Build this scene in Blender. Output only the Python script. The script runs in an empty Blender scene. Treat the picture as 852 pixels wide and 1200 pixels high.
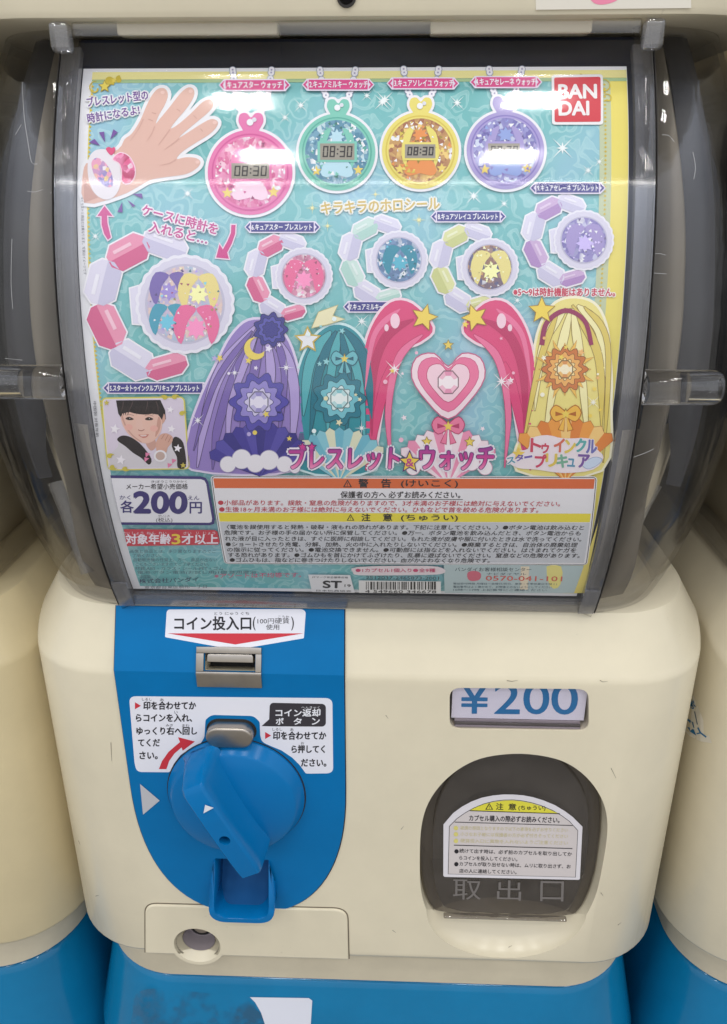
import bpy, bmesh, math, random
from mathutils import Vector, Matrix
random.seed(7)
SC = bpy.context.scene
COL = SC.collection

# ------------------------------------------------------------------ camera
FPX, PW, PH = 940.0, 852.0, 1200.0          # focal length and frame in photo pixels
CAM = Vector((.0113, -.31, .22))
_p, _y = math.radians(22.7), math.radians(2.0)
FWD = Vector((-math.sin(_y)*math.cos(_p), math.cos(_y)*math.cos(_p), -math.sin(_p)))
RGT = Vector((math.cos(_y), math.sin(_y), 0)); UPV = RGT.cross(FWD)
cd = bpy.data.cameras.new('camera'); cam = bpy.data.objects.new('camera', cd); COL.objects.link(cam)
cd.sensor_fit = 'VERTICAL'; cd.sensor_height = 24; cd.lens = 24*FPX/PH
cd.clip_start = .01; cd.clip_end = 50
cam.matrix_world = Matrix(((RGT.x, UPV.x, -FWD.x, CAM.x), (RGT.y, UPV.y, -FWD.y, CAM.y), (RGT.z, UPV.z, -FWD.z, CAM.z), (0, 0, 0, 1)))
SC.camera = cam

# ------------------------------------------------------------------ light: a shop hall with rows of ceiling lamps
SC.view_settings.view_transform = 'Standard'; SC.view_settings.look = 'None'
SC.view_settings.exposure = 0.0; SC.view_settings.gamma = 1
W = bpy.data.worlds.new('World'); SC.world = W; W.use_nodes = True
nt = W.node_tree; nt.nodes.clear()
wo = nt.nodes.new('ShaderNodeOutputWorld'); bg = nt.nodes.new('ShaderNodeBackground')
tc = nt.nodes.new('ShaderNodeTexCoord'); sp = nt.nodes.new('ShaderNodeSeparateXYZ'); rp = nt.nodes.new('ShaderNodeValToRGB')
mr = nt.nodes.new('ShaderNodeMapRange'); mr.inputs['From Min'].default_value = -1; mr.inputs['From Max'].default_value = 1
nt.links.new(tc.outputs['Generated'], sp.inputs[0]); nt.links.new(sp.outputs['Z'], mr.inputs['Value'])
nt.links.new(mr.outputs[0], rp.inputs[0]); nt.links.new(rp.outputs[0], bg.inputs[0]); nt.links.new(bg.outputs[0], wo.inputs[0])
cr = rp.color_ramp
def stop(pos, c):
    e = cr.elements.new(pos); e.color = (*c, 1)
cr.elements[0].position = 0; cr.elements[0].color = (.74, .69, .61, 1)
cr.elements[1].position = 1; cr.elements[1].color = (.20, .20, .20, 1)
stop(.30, (.92, .87, .79)); stop(.42, (.88, .86, .82)); stop(.50, (.84, .83, .82)); stop(.58, (.88, .89, .91)); stop(.66, (1.0, 1.02, 1.07)); stop(.74, (1.15, 1.22, 1.40)); stop(.826, (1.7, 1.84, 2.15)); stop(.832, (.42, .42, .42)); stop(.90, (.24, .24, .24))
bg.inputs[1].default_value = 1.0
def ceiling_lamp(x, y, z, w, sx=.2, sy=.2):
    l = bpy.data.lights.new('ceiling_lamp', 'AREA'); l.shape = 'RECTANGLE'; l.size = sx; l.size_y = sy; l.energy = w; l.color = (1, .975, .93)
    o = bpy.data.objects.new('ceiling_lamp', l); COL.objects.link(o); o.location = (x, y, z)
for y, w in ((-.56, 6.0), (-.95, 6.0), (-1.7, 9.0)):
    for x in (-1.3, -.42, .40, 1.3):
        for dx in (-.055, 0, .055): ceiling_lamp(x+dx, y, 2.25, w*.185, .020, .19)

ceiling_lamp(-.3, -2.15, 2.25, 4.5, 3.4, .03)

# ------------------------------------------------------------------ materials
def lin(c): return tuple(((v/255+.055)/1.055)**2.4 if v/255 > .04045 else v/255/12.92 for v in c)
_mats = {}
def principled(name, col, rough=.5, metal=0, spec=.5, coat=0):
    m = bpy.data.materials.new(name); m.use_nodes = True
    b = m.node_tree.nodes['Principled BSDF']
    b.inputs['Base Color'].default_value = (*col, 1); b.inputs['Roughness'].default_value = rough
    b.inputs['Metallic'].default_value = metal; b.inputs['Specular IOR Level'].default_value = spec
    b.inputs['Coat Weight'].default_value = coat
    return m
def N(m, t, **kw):
    n = m.node_tree.nodes.new(t)
    for k, v in kw.items(): setattr(n, k, v)
    return n
def L(m, a, b): m.node_tree.links.new(a, b)
def noise_node(m, scale, detail=4, rough=.6, vec='Object'):
    t = N(m, 'ShaderNodeTexCoord'); n = N(m, 'ShaderNodeTexNoise')
    n.inputs['Scale'].default_value = scale; n.inputs['Detail'].default_value = detail; n.inputs['Roughness'].default_value = rough
    L(m, t.outputs[vec], n.inputs['Vector']); return n
def ramp(m, src, stops):
    r = N(m, 'ShaderNodeValToRGB'); e = r.color_ramp.elements
    e[0].position, e[1].position = stops[0][0], stops[-1][0]
    e[0].color = (*stops[0][1], 1); e[1].color = (*stops[-1][1], 1)
    for p, c in stops[1:-1]:
        x = e.new(p); x.color = (*c, 1)
    L(m, src, r.inputs[0]); return r
def bump(m, src, strength, dist=.001):
    b = N(m, 'ShaderNodeBump'); b.inputs['Strength'].default_value = strength; b.inputs['Distance'].default_value = dist
    L(m, src, b.inputs['Height']); L(m, b.outputs[0], m.node_tree.nodes['Principled BSDF'].inputs['Normal']); return b
def mixc(m, fac, a, b, mode='MIX'):
    x = N(m, 'ShaderNodeMix', data_type='RGBA', blend_type=mode)
    for s, v in ((x.inputs[0], fac), (x.inputs[6], a), (x.inputs[7], b)):
        if hasattr(v, 'links'): L(m, v, s)
        elif isinstance(v, (int, float)): s.default_value = v
        else: s.default_value = (*v, 1)
    return x.outputs[2]
def plastic(name, col, rough, var=.06, dirt=None, scale=18, spec=.5, coat=0, grain=.015):
    m = principled(name, col, rough, 0, spec, coat); b = m.node_tree.nodes['Principled BSDF']
    n = noise_node(m, scale, 5, .65)
    lo = tuple(c*(1-var) for c in col); hi = tuple(min(1, c*(1+var)) for c in col)
    r = ramp(m, n.outputs[0], [(.3, lo), (.7, hi)]); out = r.outputs[0]
    if dirt:
        n2 = noise_node(m, 300, 4, .6); r2 = ramp(m, n2.outputs[0], [(.68, (0, 0, 0)), (.80, (.5, .5, .5))])
        n3 = noise_node(m, 9, 2, .5); r3 = ramp(m, n3.outputs[0], [(.5, (0, 0, 0)), (.68, (1, 1, 1))])
        f = N(m, 'ShaderNodeMath', operation='MULTIPLY'); L(m, r2.outputs[0], f.inputs[0]); L(m, r3.outputs[0], f.inputs[1])
        out = mixc(m, f.outputs[0], out, dirt)
    L(m, out, b.inputs['Base Color'])
    n4 = noise_node(m, 40, 4, .6); r4 = N(m, 'ShaderNodeMapRange'); r4.inputs['To Min'].default_value = rough*.9; r4.inputs['To Max'].default_value = rough*1.12
    L(m, n4.outputs[0], r4.inputs['Value']); L(m, r4.outputs[0], b.inputs['Roughness'])
    n5 = noise_node(m, 900, 2, .5); bump(m, n5.outputs[0], grain, .0006)
    return m
CREAM = plastic('cream_plastic', (.725, .655, .487), .24, .05, (.30, .25, .18), 14)
CREAM_BOUNCE = plastic('bounce_lit_cream_plastic', (.68, .575, .35), .36, .06, (.28, .22, .14), 14)  # cream turned yellow: bounce light on the left machine put into its colour
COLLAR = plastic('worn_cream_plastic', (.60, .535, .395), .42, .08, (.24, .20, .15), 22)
BLUE = plastic('blue_plastic', (.001, .155, .40), .30, .06, (.02, .2, .45), 25, .14)
BLUE_KNOB = plastic('glossy_blue_plastic', (.001, .150, .40), .20, .03, None, 25, .2)
BLUE_STAND = plastic('blue_stand_plastic', (.003, .165, .345), .12, .10, (.02, .12, .30), 12, .35)
NAVY = principled('navy_plastic', (.014, .020, .045), .45)
DARK = principled('dark_gap', (.018, .015, .012), .7)
SMOKE_DARK = plastic('dark_smoked_plastic', (.112, .099, .089), .14, .05, None, 30, .4)
RUBBER = principled('black_rubber', (.012, .012, .012), .5)
STEEL = plastic('brushed_steel', (.42, .38, .33), .30, .10, None, 60); STEEL.node_tree.nodes['Principled BSDF'].inputs['Metallic'].default_value = 1
LILAC = principled('grey_lilac_plastic', (.30, .26, .27), .5)
BACKDROPM = principled('dark_backdrop', (.03, .026, .022), .8)

def clear(name, tint, edge, rough=.03, milky=0.0, milkc=(.6, .6, .6), gain=1.6, smudge=.03, scratch=.25):
    """smoked clear plastic sheet: tinted see-through, fresnel gloss, a little milky scatter"""
    m = bpy.data.materials.new(name); m.use_nodes = True; t = m.node_tree; t.nodes.clear()
    out = t.nodes.new('ShaderNodeOutputMaterial')
    tr = t.nodes.new('ShaderNodeBsdfTransparent'); gl = t.nodes.new('ShaderNodeBsdfGlossy'); df = t.nodes.new('ShaderNodeBsdfDiffuse')
    lw = t.nodes.new('ShaderNodeLayerWeight'); lw.inputs[0].default_value = .5
    rc = t.nodes.new('ShaderNodeValToRGB'); rc.color_ramp.elements[0].position = .3; rc.color_ramp.elements[0].color = (*tint, 1); rc.color_ramp.elements[1].position = 1; rc.color_ramp.elements[1].color = (*edge, 1)
    L(m, lw.outputs['Facing'], rc.inputs[0]); L(m, rc.outputs[0], tr.inputs[0])
    gl.inputs['Roughness'].default_value = rough; gl.inputs['Color'].default_value = (1, 1, 1, 1); df.inputs[0].default_value = (*milkc, 1)
    n = noise_node(m, 30, 5, .7); r = ramp(m, n.outputs[0], [(.45, (milky,)*3), (.75, (milky+smudge,)*3)])
    m1 = t.nodes.new('ShaderNodeMixShader'); L(m, r.outputs[0], m1.inputs[0]); L(m, tr.outputs[0], m1.inputs[1]); L(m, df.outputs[0], m1.inputs[2])
    pw_ = t.nodes.new('ShaderNodeMath'); pw_.operation = 'POWER'; pw_.inputs[1].default_value = 5; L(m, lw.outputs['Facing'], pw_.inputs[0])   # same from both sides of the sheet
    mu = t.nodes.new('ShaderNodeMath'); mu.operation = 'MULTIPLY_ADD'; mu.inputs[1].default_value = .95*min(1, gain); mu.inputs[2].default_value = .04*gain; mu.use_clamp = True; L(m, pw_.outputs[0], mu.inputs[0])
    m2 = t.nodes.new('ShaderNodeMixShader'); L(m, mu.outputs[0], m2.inputs[0]); L(m, m1.outputs[0], m2.inputs[1]); L(m, gl.outputs[0], m2.inputs[2])
    nb = noise_node(m, 28, 3, .5); b = t.nodes.new('ShaderNodeBump'); b.inputs['Strength'].default_value = scratch; b.inputs['Distance'].default_value = .0006
    L(m, nb.outputs[0], b.inputs['Height']); nb.inputs['Scale'].default_value = 45 if scratch > .3 else 28; L(m, b.outputs[0], gl.inputs['Normal'])
    L(m, m2.outputs[0], out.inputs[0]); return m
FLAP = clear('clear_front_plastic', (.985, .985, .985), (.8, .8, .8), .07, .0, gain=1.5, scratch=.05, smudge=.02)
DOME = clear('smoked_clear_plastic', (.92, .915, .91), (.66, .65, .65), .022, .003, (.6, .6, .6), gain=.62, smudge=.022, scratch=.5)
RAIL = clear('smoky_edge_plastic', (.78, .78, .80), (.5, .5, .5), .10, .13, (.52, .52, .56), smudge=.1, scratch=.5)
MILK = clear('milky_clear_plastic', (.86, .86, .86), (.5, .5, .5), .05, .16, (.75, .74, .72), scratch=.3)
KNOBM = clear('clear_knob_plastic', (.93, .93, .95), (.6, .6, .6), .05, .03, (.8, .8, .8), gain=2.6, scratch=.3)
GLASS = principled('clear_acrylic', (.93, .93, .93), .04); GLASS.node_tree.nodes['Principled BSDF'].inputs['Transmission Weight'].default_value = 1; GLASS.node_tree.nodes['Principled BSDF'].inputs['IOR'].default_value = 1.4

def ink(c, rough=.45):
    k = ('ink', c, rough)
    if k not in _mats:
        col = tuple(v*.97 for v in lin(c))
        _mats[k] = principled('print_%02x%02x%02x' % c, col, rough, 0, .35)
    return _mats[k]
def holo(c1, c2, c3):
    """sparkling hologram foil print"""
    k = ('holo', c1, c2, c3)
    if k in _mats: return _mats[k]
    m = principled('hologram_print', lin(c1), .35); t = N(m, 'ShaderNodeTexCoord'); v = N(m, 'ShaderNodeTexVoronoi'); v.inputs['Scale'].default_value = 720
    mp = N(m, 'ShaderNodeMapping'); mp.inputs['Scale'].default_value = (1, .02, 1); L(m, t.outputs['Object'], mp.inputs[0]); L(m, mp.outputs[0], v.inputs['Vector'])
    s = N(m, 'ShaderNodeSeparateColor'); L(m, v.outputs['Color'], s.inputs[0])
    r = ramp(m, s.outputs[0], [(0, lin(c1)), (.35, lin(c2)), (.6, lin(c3)), (.8, lin(c1)), (.93, (.85, .85, .88))]); r.color_ramp.interpolation = 'CONSTANT'
    n = noise_node(m, 160, 2, .5); r2 = ramp(m, n.outputs[0], [(.42, (0, 0, 0)), (.58, (1, 1, 1))])
    L(m, mixc(m, r2.outputs[0], r.outputs[0], mixc(m, .6, r.outputs[0], lin(c2))), m.node_tree.nodes['Principled BSDF'].inputs['Base Color'])
    _mats[k] = m; return m
def paper_art():
    """teal damask print ground, lighter blue in patches"""
    m = principled('teal_damask_print', (.2, .5, .5), .42, 0, .35); b = m.node_tree.nodes['Principled BSDF']
    t = N(m, 'ShaderNodeTexCoord')
    mp = N(m, 'ShaderNodeMapping'); mp.inputs['Scale'].default_value = (1, .02, 1); L(m, t.outputs['Object'], mp.inputs[0])
    n = N(m, 'ShaderNodeTexNoise'); n.inputs['Scale'].default_value = 16; n.inputs['Detail'].default_value = 2; L(m, mp.outputs[0], n.inputs['Vector'])
    base = ramp(m, n.outputs[0], [(.30, lin((94, 174, 172))), (.50, lin((122, 190, 193))), (.68, lin((158, 198, 220)))])
    n2 = N(m, 'ShaderNodeTexNoise'); n2.inputs['Scale'].default_value = 150; n2.inputs['Detail'].default_value = 1; L(m, mp.outputs[0], n2.inputs['Vector'])
    va = N(m, 'ShaderNodeVectorMath', operation='MULTIPLY_ADD'); L(m, n2.outputs['Color'], va.inputs[0]); va.inputs[1].default_value = (.009, 0, .009); L(m, mp.outputs[0], va.inputs[2])
    vo = N(m, 'ShaderNodeTexVoronoi'); vo.inputs['Scale'].default_value = 118; vo.inputs['Randomness'].default_value = .7; L(m, va.outputs[0], vo.inputs['Vector'])
    mu = N(m, 'ShaderNodeMath', operation='MULTIPLY'); mu.inputs[1].default_value = 21; L(m, vo.outputs['Distance'], mu.inputs[0]); si = N(m, 'ShaderNodeMath', operation='SINE'); L(m, mu.outputs[0], si.inputs[0])
    n3 = N(m, 'ShaderNodeTexNoise'); n3.inputs['Scale'].default_value = 210; n3.inputs['Detail'].default_value = 2; L(m, mp.outputs[0], n3.inputs['Vector'])
    m3 = N(m, 'ShaderNodeMath', operation='MULTIPLY'); L(m, si.outputs[0], m3.inputs[0]); L(m, n3.outputs[0], m3.inputs[1])
    r = ramp(m, m3.outputs[0], [(.12, (0, 0, 0)), (.30, (.36, .36, .36)), (.5, (.2, .2, .2))])
    L(m, mixc(m, r.outputs[0], base.outputs[0], lin((205, 238, 236))), b.inputs['Base Color']); return m

# ------------------------------------------------------------------ surfaces: points of a real surface seen at a photo pixel
def ray(px, py): return FWD + RGT*((px-PW/2)/FPX) + UPV*((PH/2-py)/FPX)
class Plane:
    step = None
    def __init__(s, o, u, v):
        s.o, s.u, s.v = Vector(o), Vector(u).normalized(), Vector(v).normalized(); s.n = s.u.cross(s.v)
        if s.n.dot(CAM-s.o) < 0: s.n = -s.n
    def inv(s, px, py):
        d = ray(px, py); t = (s.o-CAM).dot(s.n)/d.dot(s.n); q = CAM+d*t-s.o
        return (q.dot(s.u), q.dot(s.v))
    def map(s, u, v, h): return s.o+s.u*u+s.v*v+s.n*h
YC, ZC, RC = .198, .1384, .2097                  # bulging window: a barrel with a level axis
class Barrel:
    step = .005
    def __init__(s, r): s.r = r
    def inv(s, px, py):
        d = ray(px, py); oy, oz = CAM.y-YC, CAM.z-ZC
        a = d.y**2+d.z**2; b = oy*d.y+oz*d.z; c = oy*oy+oz*oz-s.r**2
        t = (-b-math.sqrt(max(0, b*b-a*c)))/a; q = CAM+d*t
        return (q.x, math.atan2(q.z-ZC, YC-q.y)*s.r)
    def map(s, u, v, h):
        a = v/s.r; return Vector((u, YC-(s.r+h)*math.cos(a), ZC+(s.r+h)*math.sin(a)))
ZR = .0095                                       # ridge between front face and sloping shelf
SLY, SLZ = .012, .0275
SL = math.hypot(SLY, SLZ)
class Bent:
    step = None; bends = (-.0006, 0, .0006)
    def inv(s, px, py):
        q = FRONT.inv(px, py)
        if q[1] <= ZR: return (q[0], q[1]-ZR)
        q = SLOPE.inv(px, py); return q
    def map(s, u, v, h):
        n2 = Vector((0, -SLZ/SL, SLY/SL)); n1 = Vector((0, -1, 0))
        if v < 0: p, n = Vector((u, 0, ZR+v)), n1
        elif v > 0: p, n = Vector((u, SLY*v/SL, ZR+SLZ*v/SL)), n2
        else: p, n = Vector((u, 0, ZR)), (n1+n2)/(1+n1.dot(n2))
        return p+n*h
FRONT = Plane((0, 0, 0), (1, 0, 0), (0, 0, 1))
SLOPE = Plane((0, 0, ZR), (1, 0, 0), (0, SLY, SLZ))
BENT = Bent()
CARD = Barrel(RC)

# ------------------------------------------------------------------ mesh helpers
def finish(bm, name, mat, parent=None, smooth=40, mats=None):
    me = bpy.data.meshes.new(name); bm.normal_update(); bm.to_mesh(me); bm.free()
    for m in (mats or [mat]): me.materials.append(m)
    if smooth:
        for p in me.polygons: p.use_smooth = True
        me.set_sharp_from_angle(angle=math.radians(smooth))
    o = bpy.data.objects.new(name, me); COL.objects.link(o)
    if parent: o.parent = parent
    return o
def thing(name, label, cat, loc=(0, 0, 0), group=None):
    o = bpy.data.objects.new(name, None); COL.objects.link(o); o.location = loc; o.empty_display_size = .02
    o['label'] = label; o['category'] = cat
    if group: o['group'] = group
    return o
def cut(o, cutters, ang=35):
    for c in cutters:
        md = o.modifiers.new('cut', 'BOOLEAN'); md.operation = 'DIFFERENCE'; md.solver = 'EXACT'; md.object = c
    dg = bpy.context.evaluated_depsgraph_get(); me = bpy.data.meshes.new_from_object(o.evaluated_get(dg))
    o.modifiers.clear(); old = o.data; o.data = me; me.name = o.name
    for p in me.polygons: p.use_smooth = True
    me.set_sharp_from_angle(angle=math.radians(ang))
def drop(*os):
    for o in os: bpy.data.objects.remove(o)
def round_rect_ring(hw, yf, r, yb, z, n=14, cx=0):
    """plan outline with rounded front corners, square back"""
    pts = [(cx-hw, yb, z)]
    for i in range(n+1):
        a = math.pi+math.pi/2*i/n; pts.append((cx-hw+r+r*math.cos(a), yf+r+r*math.sin(a), z))
    for i in range(n+1):
        a = -math.pi/2+math.pi/2*i/n; pts.append((cx+hw-r+r*math.cos(a), yf+r+r*math.sin(a), z))
    pts.append((cx+hw, yb, z)); return pts
def loft(rings, close=True, cap=True, bm=None):
    bm = bm or bmesh.new(); R = [[bm.verts.new(p) for p in r] for r in rings]
    for a, b in zip(R, R[1:]):
        n = len(a)
        for i in range(n if close else n-1):
            j = (i+1) % n; bm.faces.new((a[i], a[j], b[j], b[i]))
    if cap: bm.faces.new(R[0][::-1]); bm.faces.new(R[-1])
    bmesh.ops.recalc_face_normals(bm, faces=bm.faces); return bm
def lathe(profile, c, n=48, bm=None, axis='y', cap=True):
    """profile [(r, y)] turned about a level axis through c"""
    rings = []
    for r, y in profile:
        if axis == 'y': rings.append([(c[0]+r*math.cos(2*math.pi*i/n), c[1]+y, c[2]+r*math.sin(2*math.pi*i/n)) for i in range(n)])
        else: rings.append([(c[0]+y, c[1]+r*math.cos(2*math.pi*i/n), c[2]+r*math.sin(2*math.pi*i/n)) for i in range(n)])
    return loft(rings, True, cap, bm)
def rounded(pts, r, n=6):
    out = []; k = len(pts); rr = r if hasattr(r, '__len__') else [r]*k
    for i in range(k):
        p, a, b = Vector(pts[i]), Vector(pts[i-1]), Vector(pts[(i+1) % k])
        if rr[i] <= 0: out.append(tuple(p)); continue
        u, w = (a-p), (b-p); d = min(rr[i], u.length*.48, w.length*.48); u.normalize(); w.normalize()
        s, e = p+u*d, p+w*d
        for j in range(n+1):
            t = j/n; out.append(tuple(s*(1-t)**2+p*2*t*(1-t)+e*t*t))
    return out
def smooth_closed(pts, n=5):
    out = []; k = len(pts)
    for i in range(k):
        p0, p1, p2, p3 = (Vector(pts[(i+j-1) % k]) for j in range(4))
        for s in range(n):
            t = s/n; out.append(tuple(.5*((2*p1)+(p2-p0)*t+(2*p0-5*p1+4*p2-p3)*t*t+(3*p1-p0-3*p2+p3)*t**3)))
    return out
def smooth_open(pts, n=6):
    q = [pts[0]]+list(pts)+[pts[-1]]; out = []
    for i in range(len(pts)-1):
        p0, p1, p2, p3 = (Vector(q[i+j]) for j in range(4))
        for s in range(n):
            t = s/n; out.append(tuple(.5*((2*p1)+(p2-p0)*t+(2*p0-5*p1+4*p2-p3)*t*t+(3*p1-p0-3*p2+p3)*t**3)))
    out.append(tuple(pts[-1])); return out
def area(p): return sum(p[i-1][0]*p[i][1]-p[i][0]*p[i-1][1] for i in range(len(p)))/2
def grow(pts, d):
    if area(pts) < 0: pts = pts[::-1]
    out = []; k = len(pts)
    for i in range(k):
        p, a, b = Vector(pts[i]), Vector(pts[i-1]), Vector(pts[(i+1) % k])
        u, w = p-a, b-p
        if u.length < 1e-9 or w.length < 1e-9: continue
        u.normalize(); w.normalize()
        n = Vector((u.y, -u.x))+Vector((w.y, -w.x)); l = n.length
        if l < .3: n = Vector((u.y, -u.x)); l = 1
        n.normalize(); out.append(tuple(p+n*d/max(.55, l/2)))
    return out
SCL = 1000.0
def slice_flat(bm, surf):
    if getattr(surf, 'bends', None): cuts = surf.bends
    elif surf.step:
        vs = [v.co.y/SCL for v in bm.verts]; a, b = min(vs), max(vs)
        cuts = [k*surf.step for k in range(math.floor(a/surf.step)+1, math.floor(b/surf.step)+1)]
    else: return
    for c in cuts:
        bmesh.ops.bisect_plane(bm, geom=bm.verts[:]+bm.edges[:]+bm.faces[:], plane_co=(0, c*SCL, 0), plane_no=(0, 1, 0), dist=1e-5)
def plate(surf, outline, h0, h1, name, mat, parent=None, bevel=0, segs=2, smooth=40):
    """solid plate lying on a surface: outline in the surface's own coordinates"""
    if area(outline) < 0: outline = outline[::-1]
    bm = bmesh.new(); f = bm.faces.new([bm.verts.new((u*SCL, v*SCL, 0)) for u, v in outline])
    slice_flat(bm, surf)
    r = bmesh.ops.extrude_face_region(bm, geom=bm.faces[:])
    top = [g for g in r['geom'] if isinstance(g, bmesh.types.BMVert)]
    for v in top: v.co.z = 1
    if bevel:
        k = (h1-h0)*SCL
        for v in top: v.co.z = k
        es = [e for e in bm.edges if all(v.co.z > k/2 for v in e.verts) and any(min(v.co.z for v in f.verts) < k/2 for f in e.link_faces)]
        bmesh.ops.bevel(bm, geom=es, offset=bevel*SCL, segments=segs, profile=.5, affect='EDGES', clamp_overlap=True)
        for v in bm.verts: v.co.z /= k
    for v in bm.verts: v.co = surf.map(v.co.x/SCL, v.co.y/SCL, h0+(h1-h0)*v.co.z)
    bmesh.ops.recalc_face_normals(bm, faces=bm.faces)
    return finish(bm, name, mat, parent, smooth)
def box_bm(x0, x1, y0, y1, z0, z1, bm=None, bev=0):
    b = bmesh.new(); bmesh.ops.create_cube(b, size=1)
    for v in b.verts: v.co = ((x0+x1)/2+v.co.x*(x1-x0), (y0+y1)/2+v.co.y*(y1-y0), (z0+z1)/2+v.co.z*(z1-z0))
    if bev: bmesh.ops.bevel(b, geom=b.edges[:], offset=bev, segments=3, profile=.5, affect='EDGES')
    return b
def tube_bm(pts, r, n=16):
    bm = bmesh.new(); rings = []; P = [Vector(p) for p in pts]
    for i, p in enumerate(P):
        d = (P[min(i+1, len(P)-1)]-P[max(i-1, 0)]).normalized(); a = d.orthogonal().normalized(); b = d.cross(a)
        rr = r[i] if hasattr(r, '__len__') else r
        rings.append([p+a*rr*math.cos(2*math.pi*k/n)+b*rr*math.sin(2*math.pi*k/n) for k in range(n)])
    return loft(rings, True, True, bm)

# ------------------------------------------------------------------ printing: flat shapes and lettering laid on a surface
LAY = .00007
_tcache = {}
def text_mesh(body, bold=0):
    k = body
    if k not in _tcache:
        c = bpy.data.curves.new('lettering', 'FONT'); c.body = body; c.resolution_u = 5 if len(body) < 7 else 2
        o = bpy.data.objects.new('lettering', c); me = bpy.data.meshes.new_from_object(o)
        vs = [(v.co.x, v.co.y) for v in me.vertices]; fs = [tuple(p.vertices) for p in me.polygons]
        bpy.data.objects.remove(o); bpy.data.curves.remove(c); bpy.data.meshes.remove(me)
        x0, x1 = min(v[0] for v in vs), max(v[0] for v in vs); y0, y1 = min(v[1] for v in vs), max(v[1] for v in vs)
        _tcache[k] = ([((x-x0)/(x1-x0 or 1), (y-y0)/(y1-y0 or 1)) for x, y in vs], fs)
    return _tcache[k]
class Print:
    def __init__(s, surf, base=0): s.surf, s.base, s.V, s.F, s.mats = surf, base, [], [], []
    def _mi(s, m):
        if isinstance(m, tuple): m = ink(m)
        if m not in s.mats: s.mats.append(m)
        return s.mats.index(m)
    def _add(s, vs, fs, mat, lay, big):
        mi = s._mi(mat); bm = bmesh.new(); V = [bm.verts.new((u*SCL, v*SCL, 0)) for u, v in vs]
        for f in fs:
            try: bm.faces.new([V[i] for i in f])
            except ValueError: pass
        if big: slice_flat(bm, s.surf)
        bmesh.ops.triangulate(bm, faces=[f for f in bm.faces if len(f.verts) > 3])
        o = len(s.V); bm.verts.index_update(); h = s.base+lay*LAY
        for v in bm.verts: s.V.append(s.surf.map(v.co.x/SCL, v.co.y/SCL, h))
        for f in bm.faces:
            ix = [o+v.index for v in f.verts]
            s.F.append((ix, mi))
        bm.free()
    def uv(s, pts, mat, lay): 
        ys = [p[1] for p in pts]
        s._add(pts, [tuple(range(len(pts)))], mat, lay, max(ys)-min(ys) > .004); return s
    def px(s, pts, mat, lay, curve=0, border=None, bw=1.0, bl=None):
        """outline given by photo pixels; optional border of bw pixels underneath"""
        if curve: pts = smooth_closed(pts, curve)
        q = [s.surf.inv(*p) for p in pts]
        if border: s.uv(grow(q, bw*.00031), border, lay-1 if bl is None else bl)
        s.uv(q, mat, lay); return s
    def disc(s, x, y, r, mat, lay, sy=1, n=36, a0=0, scallop=0, k=0):
        q = []
        for i in range(n):
            a = a0+2*math.pi*i/n; rr = r*(1+(scallop*abs(math.sin(k*a/2)) if k else 0))
            q.append((x+rr*math.cos(a), y+rr*sy*math.sin(a)))
        return s.px(q, mat, lay)
    def star(s, x, y, r, mat, lay, k=5, inner=.45, rot=-90, border=None, bw=1):
        q = []
        for i in range(2*k):
            a = math.radians(rot)+math.pi*i/k; rr = r if i % 2 == 0 else r*inner
            q.append((x+rr*math.cos(a), y+rr*math.sin(a)))
        return s.px(q, mat, lay, border=border, bw=bw)
    def line(s, pts, w, mat, lay, smooth=0, w1=None):
        if smooth: pts = smooth_open(pts, smooth)
        l, r = [], []; k = len(pts)
        for i, p in enumerate(pts):
            a, b = pts[max(0, i-1)], pts[min(k-1, i+1)]; d = Vector((b[0]-a[0], b[1]-a[1])); d.normalize()
            ww = (w if w1 is None else w+(w1-w)*i/(k-1))/2
            l.append((p[0]-d.y*ww, p[1]+d.x*ww)); r.append((p[0]+d.y*ww, p[1]-d.x*ww))
        return s.px(l+r[::-1], mat, lay)
    def text(s, body, a, b, h, mat, lay, bold=.012, outline=None, ow=1.2, slant=0):
        """lettering whose bottom left / bottom right stand at pixels a, b and that is h pixels high"""
        vs, fs = text_mesh(body, bold)
        A, B = Vector(s.surf.inv(*a)), Vector(s.surf.inv(*b)); dx = Vector((b[0]-a[0], b[1]-a[1])).normalized()
        T = Vector(s.surf.inv(a[0]+dx.y*h+slant, a[1]-dx.x*h)); U = T-A; E = B-A
        q = [tuple(A+E*x+U*y) for x, y in vs]; big = h > 13
        if outline:
            w = ow*.00031
            for i in range(8):
                o = (w*math.cos(i*math.pi/4), w*math.sin(i*math.pi/4))
                s._add([(u+o[0], v+o[1]) for u, v in q], fs, outline, lay-.9+i*.06, big)
        s.bold(q, fs, mat, lay, big, bold*U.length); return s
    def bold(s, q, fs, mat, lay, big, w):
        n = 1 if w < 2e-5 else 4 if w < 8e-5 else 6
        for i in range(n):
            o = (0, 0) if n == 1 else (w*math.cos(i*2*math.pi/n+.6), w*math.sin(i*2*math.pi/n+.6)); s._add([(u+o[0], v+o[1]) for u, v in q], fs, mat, lay+i*.05, big)
    def build(s, name, parent=None):
        me = bpy.data.meshes.new(name); me.from_pydata([tuple(v) for v in s.V], [], [f for f, _ in s.F])
        for m in s.mats: me.materials.append(m)
        for p, (_, mi) in zip(me.polygons, s.F): p.material_index = mi
        me.update(); o = bpy.data.objects.new(name, me); COL.objects.link(o); o.parent = parent; return o

# ------------------------------------------------------------------ the setting
FLOOR = -.95
def add_floor():
    m = plastic('shop_floor_vinyl', (.36, .33, .28), .4, .12, None, 3)
    bm = bmesh.new(); bmesh.ops.create_grid(bm, x_segments=1, y_segments=1, size=6)
    for v in bm.verts: v.co.z = FLOOR
    o = finish(bm, 'floor', m, None, 0); o['kind'] = 'structure'
add_floor()

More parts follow.
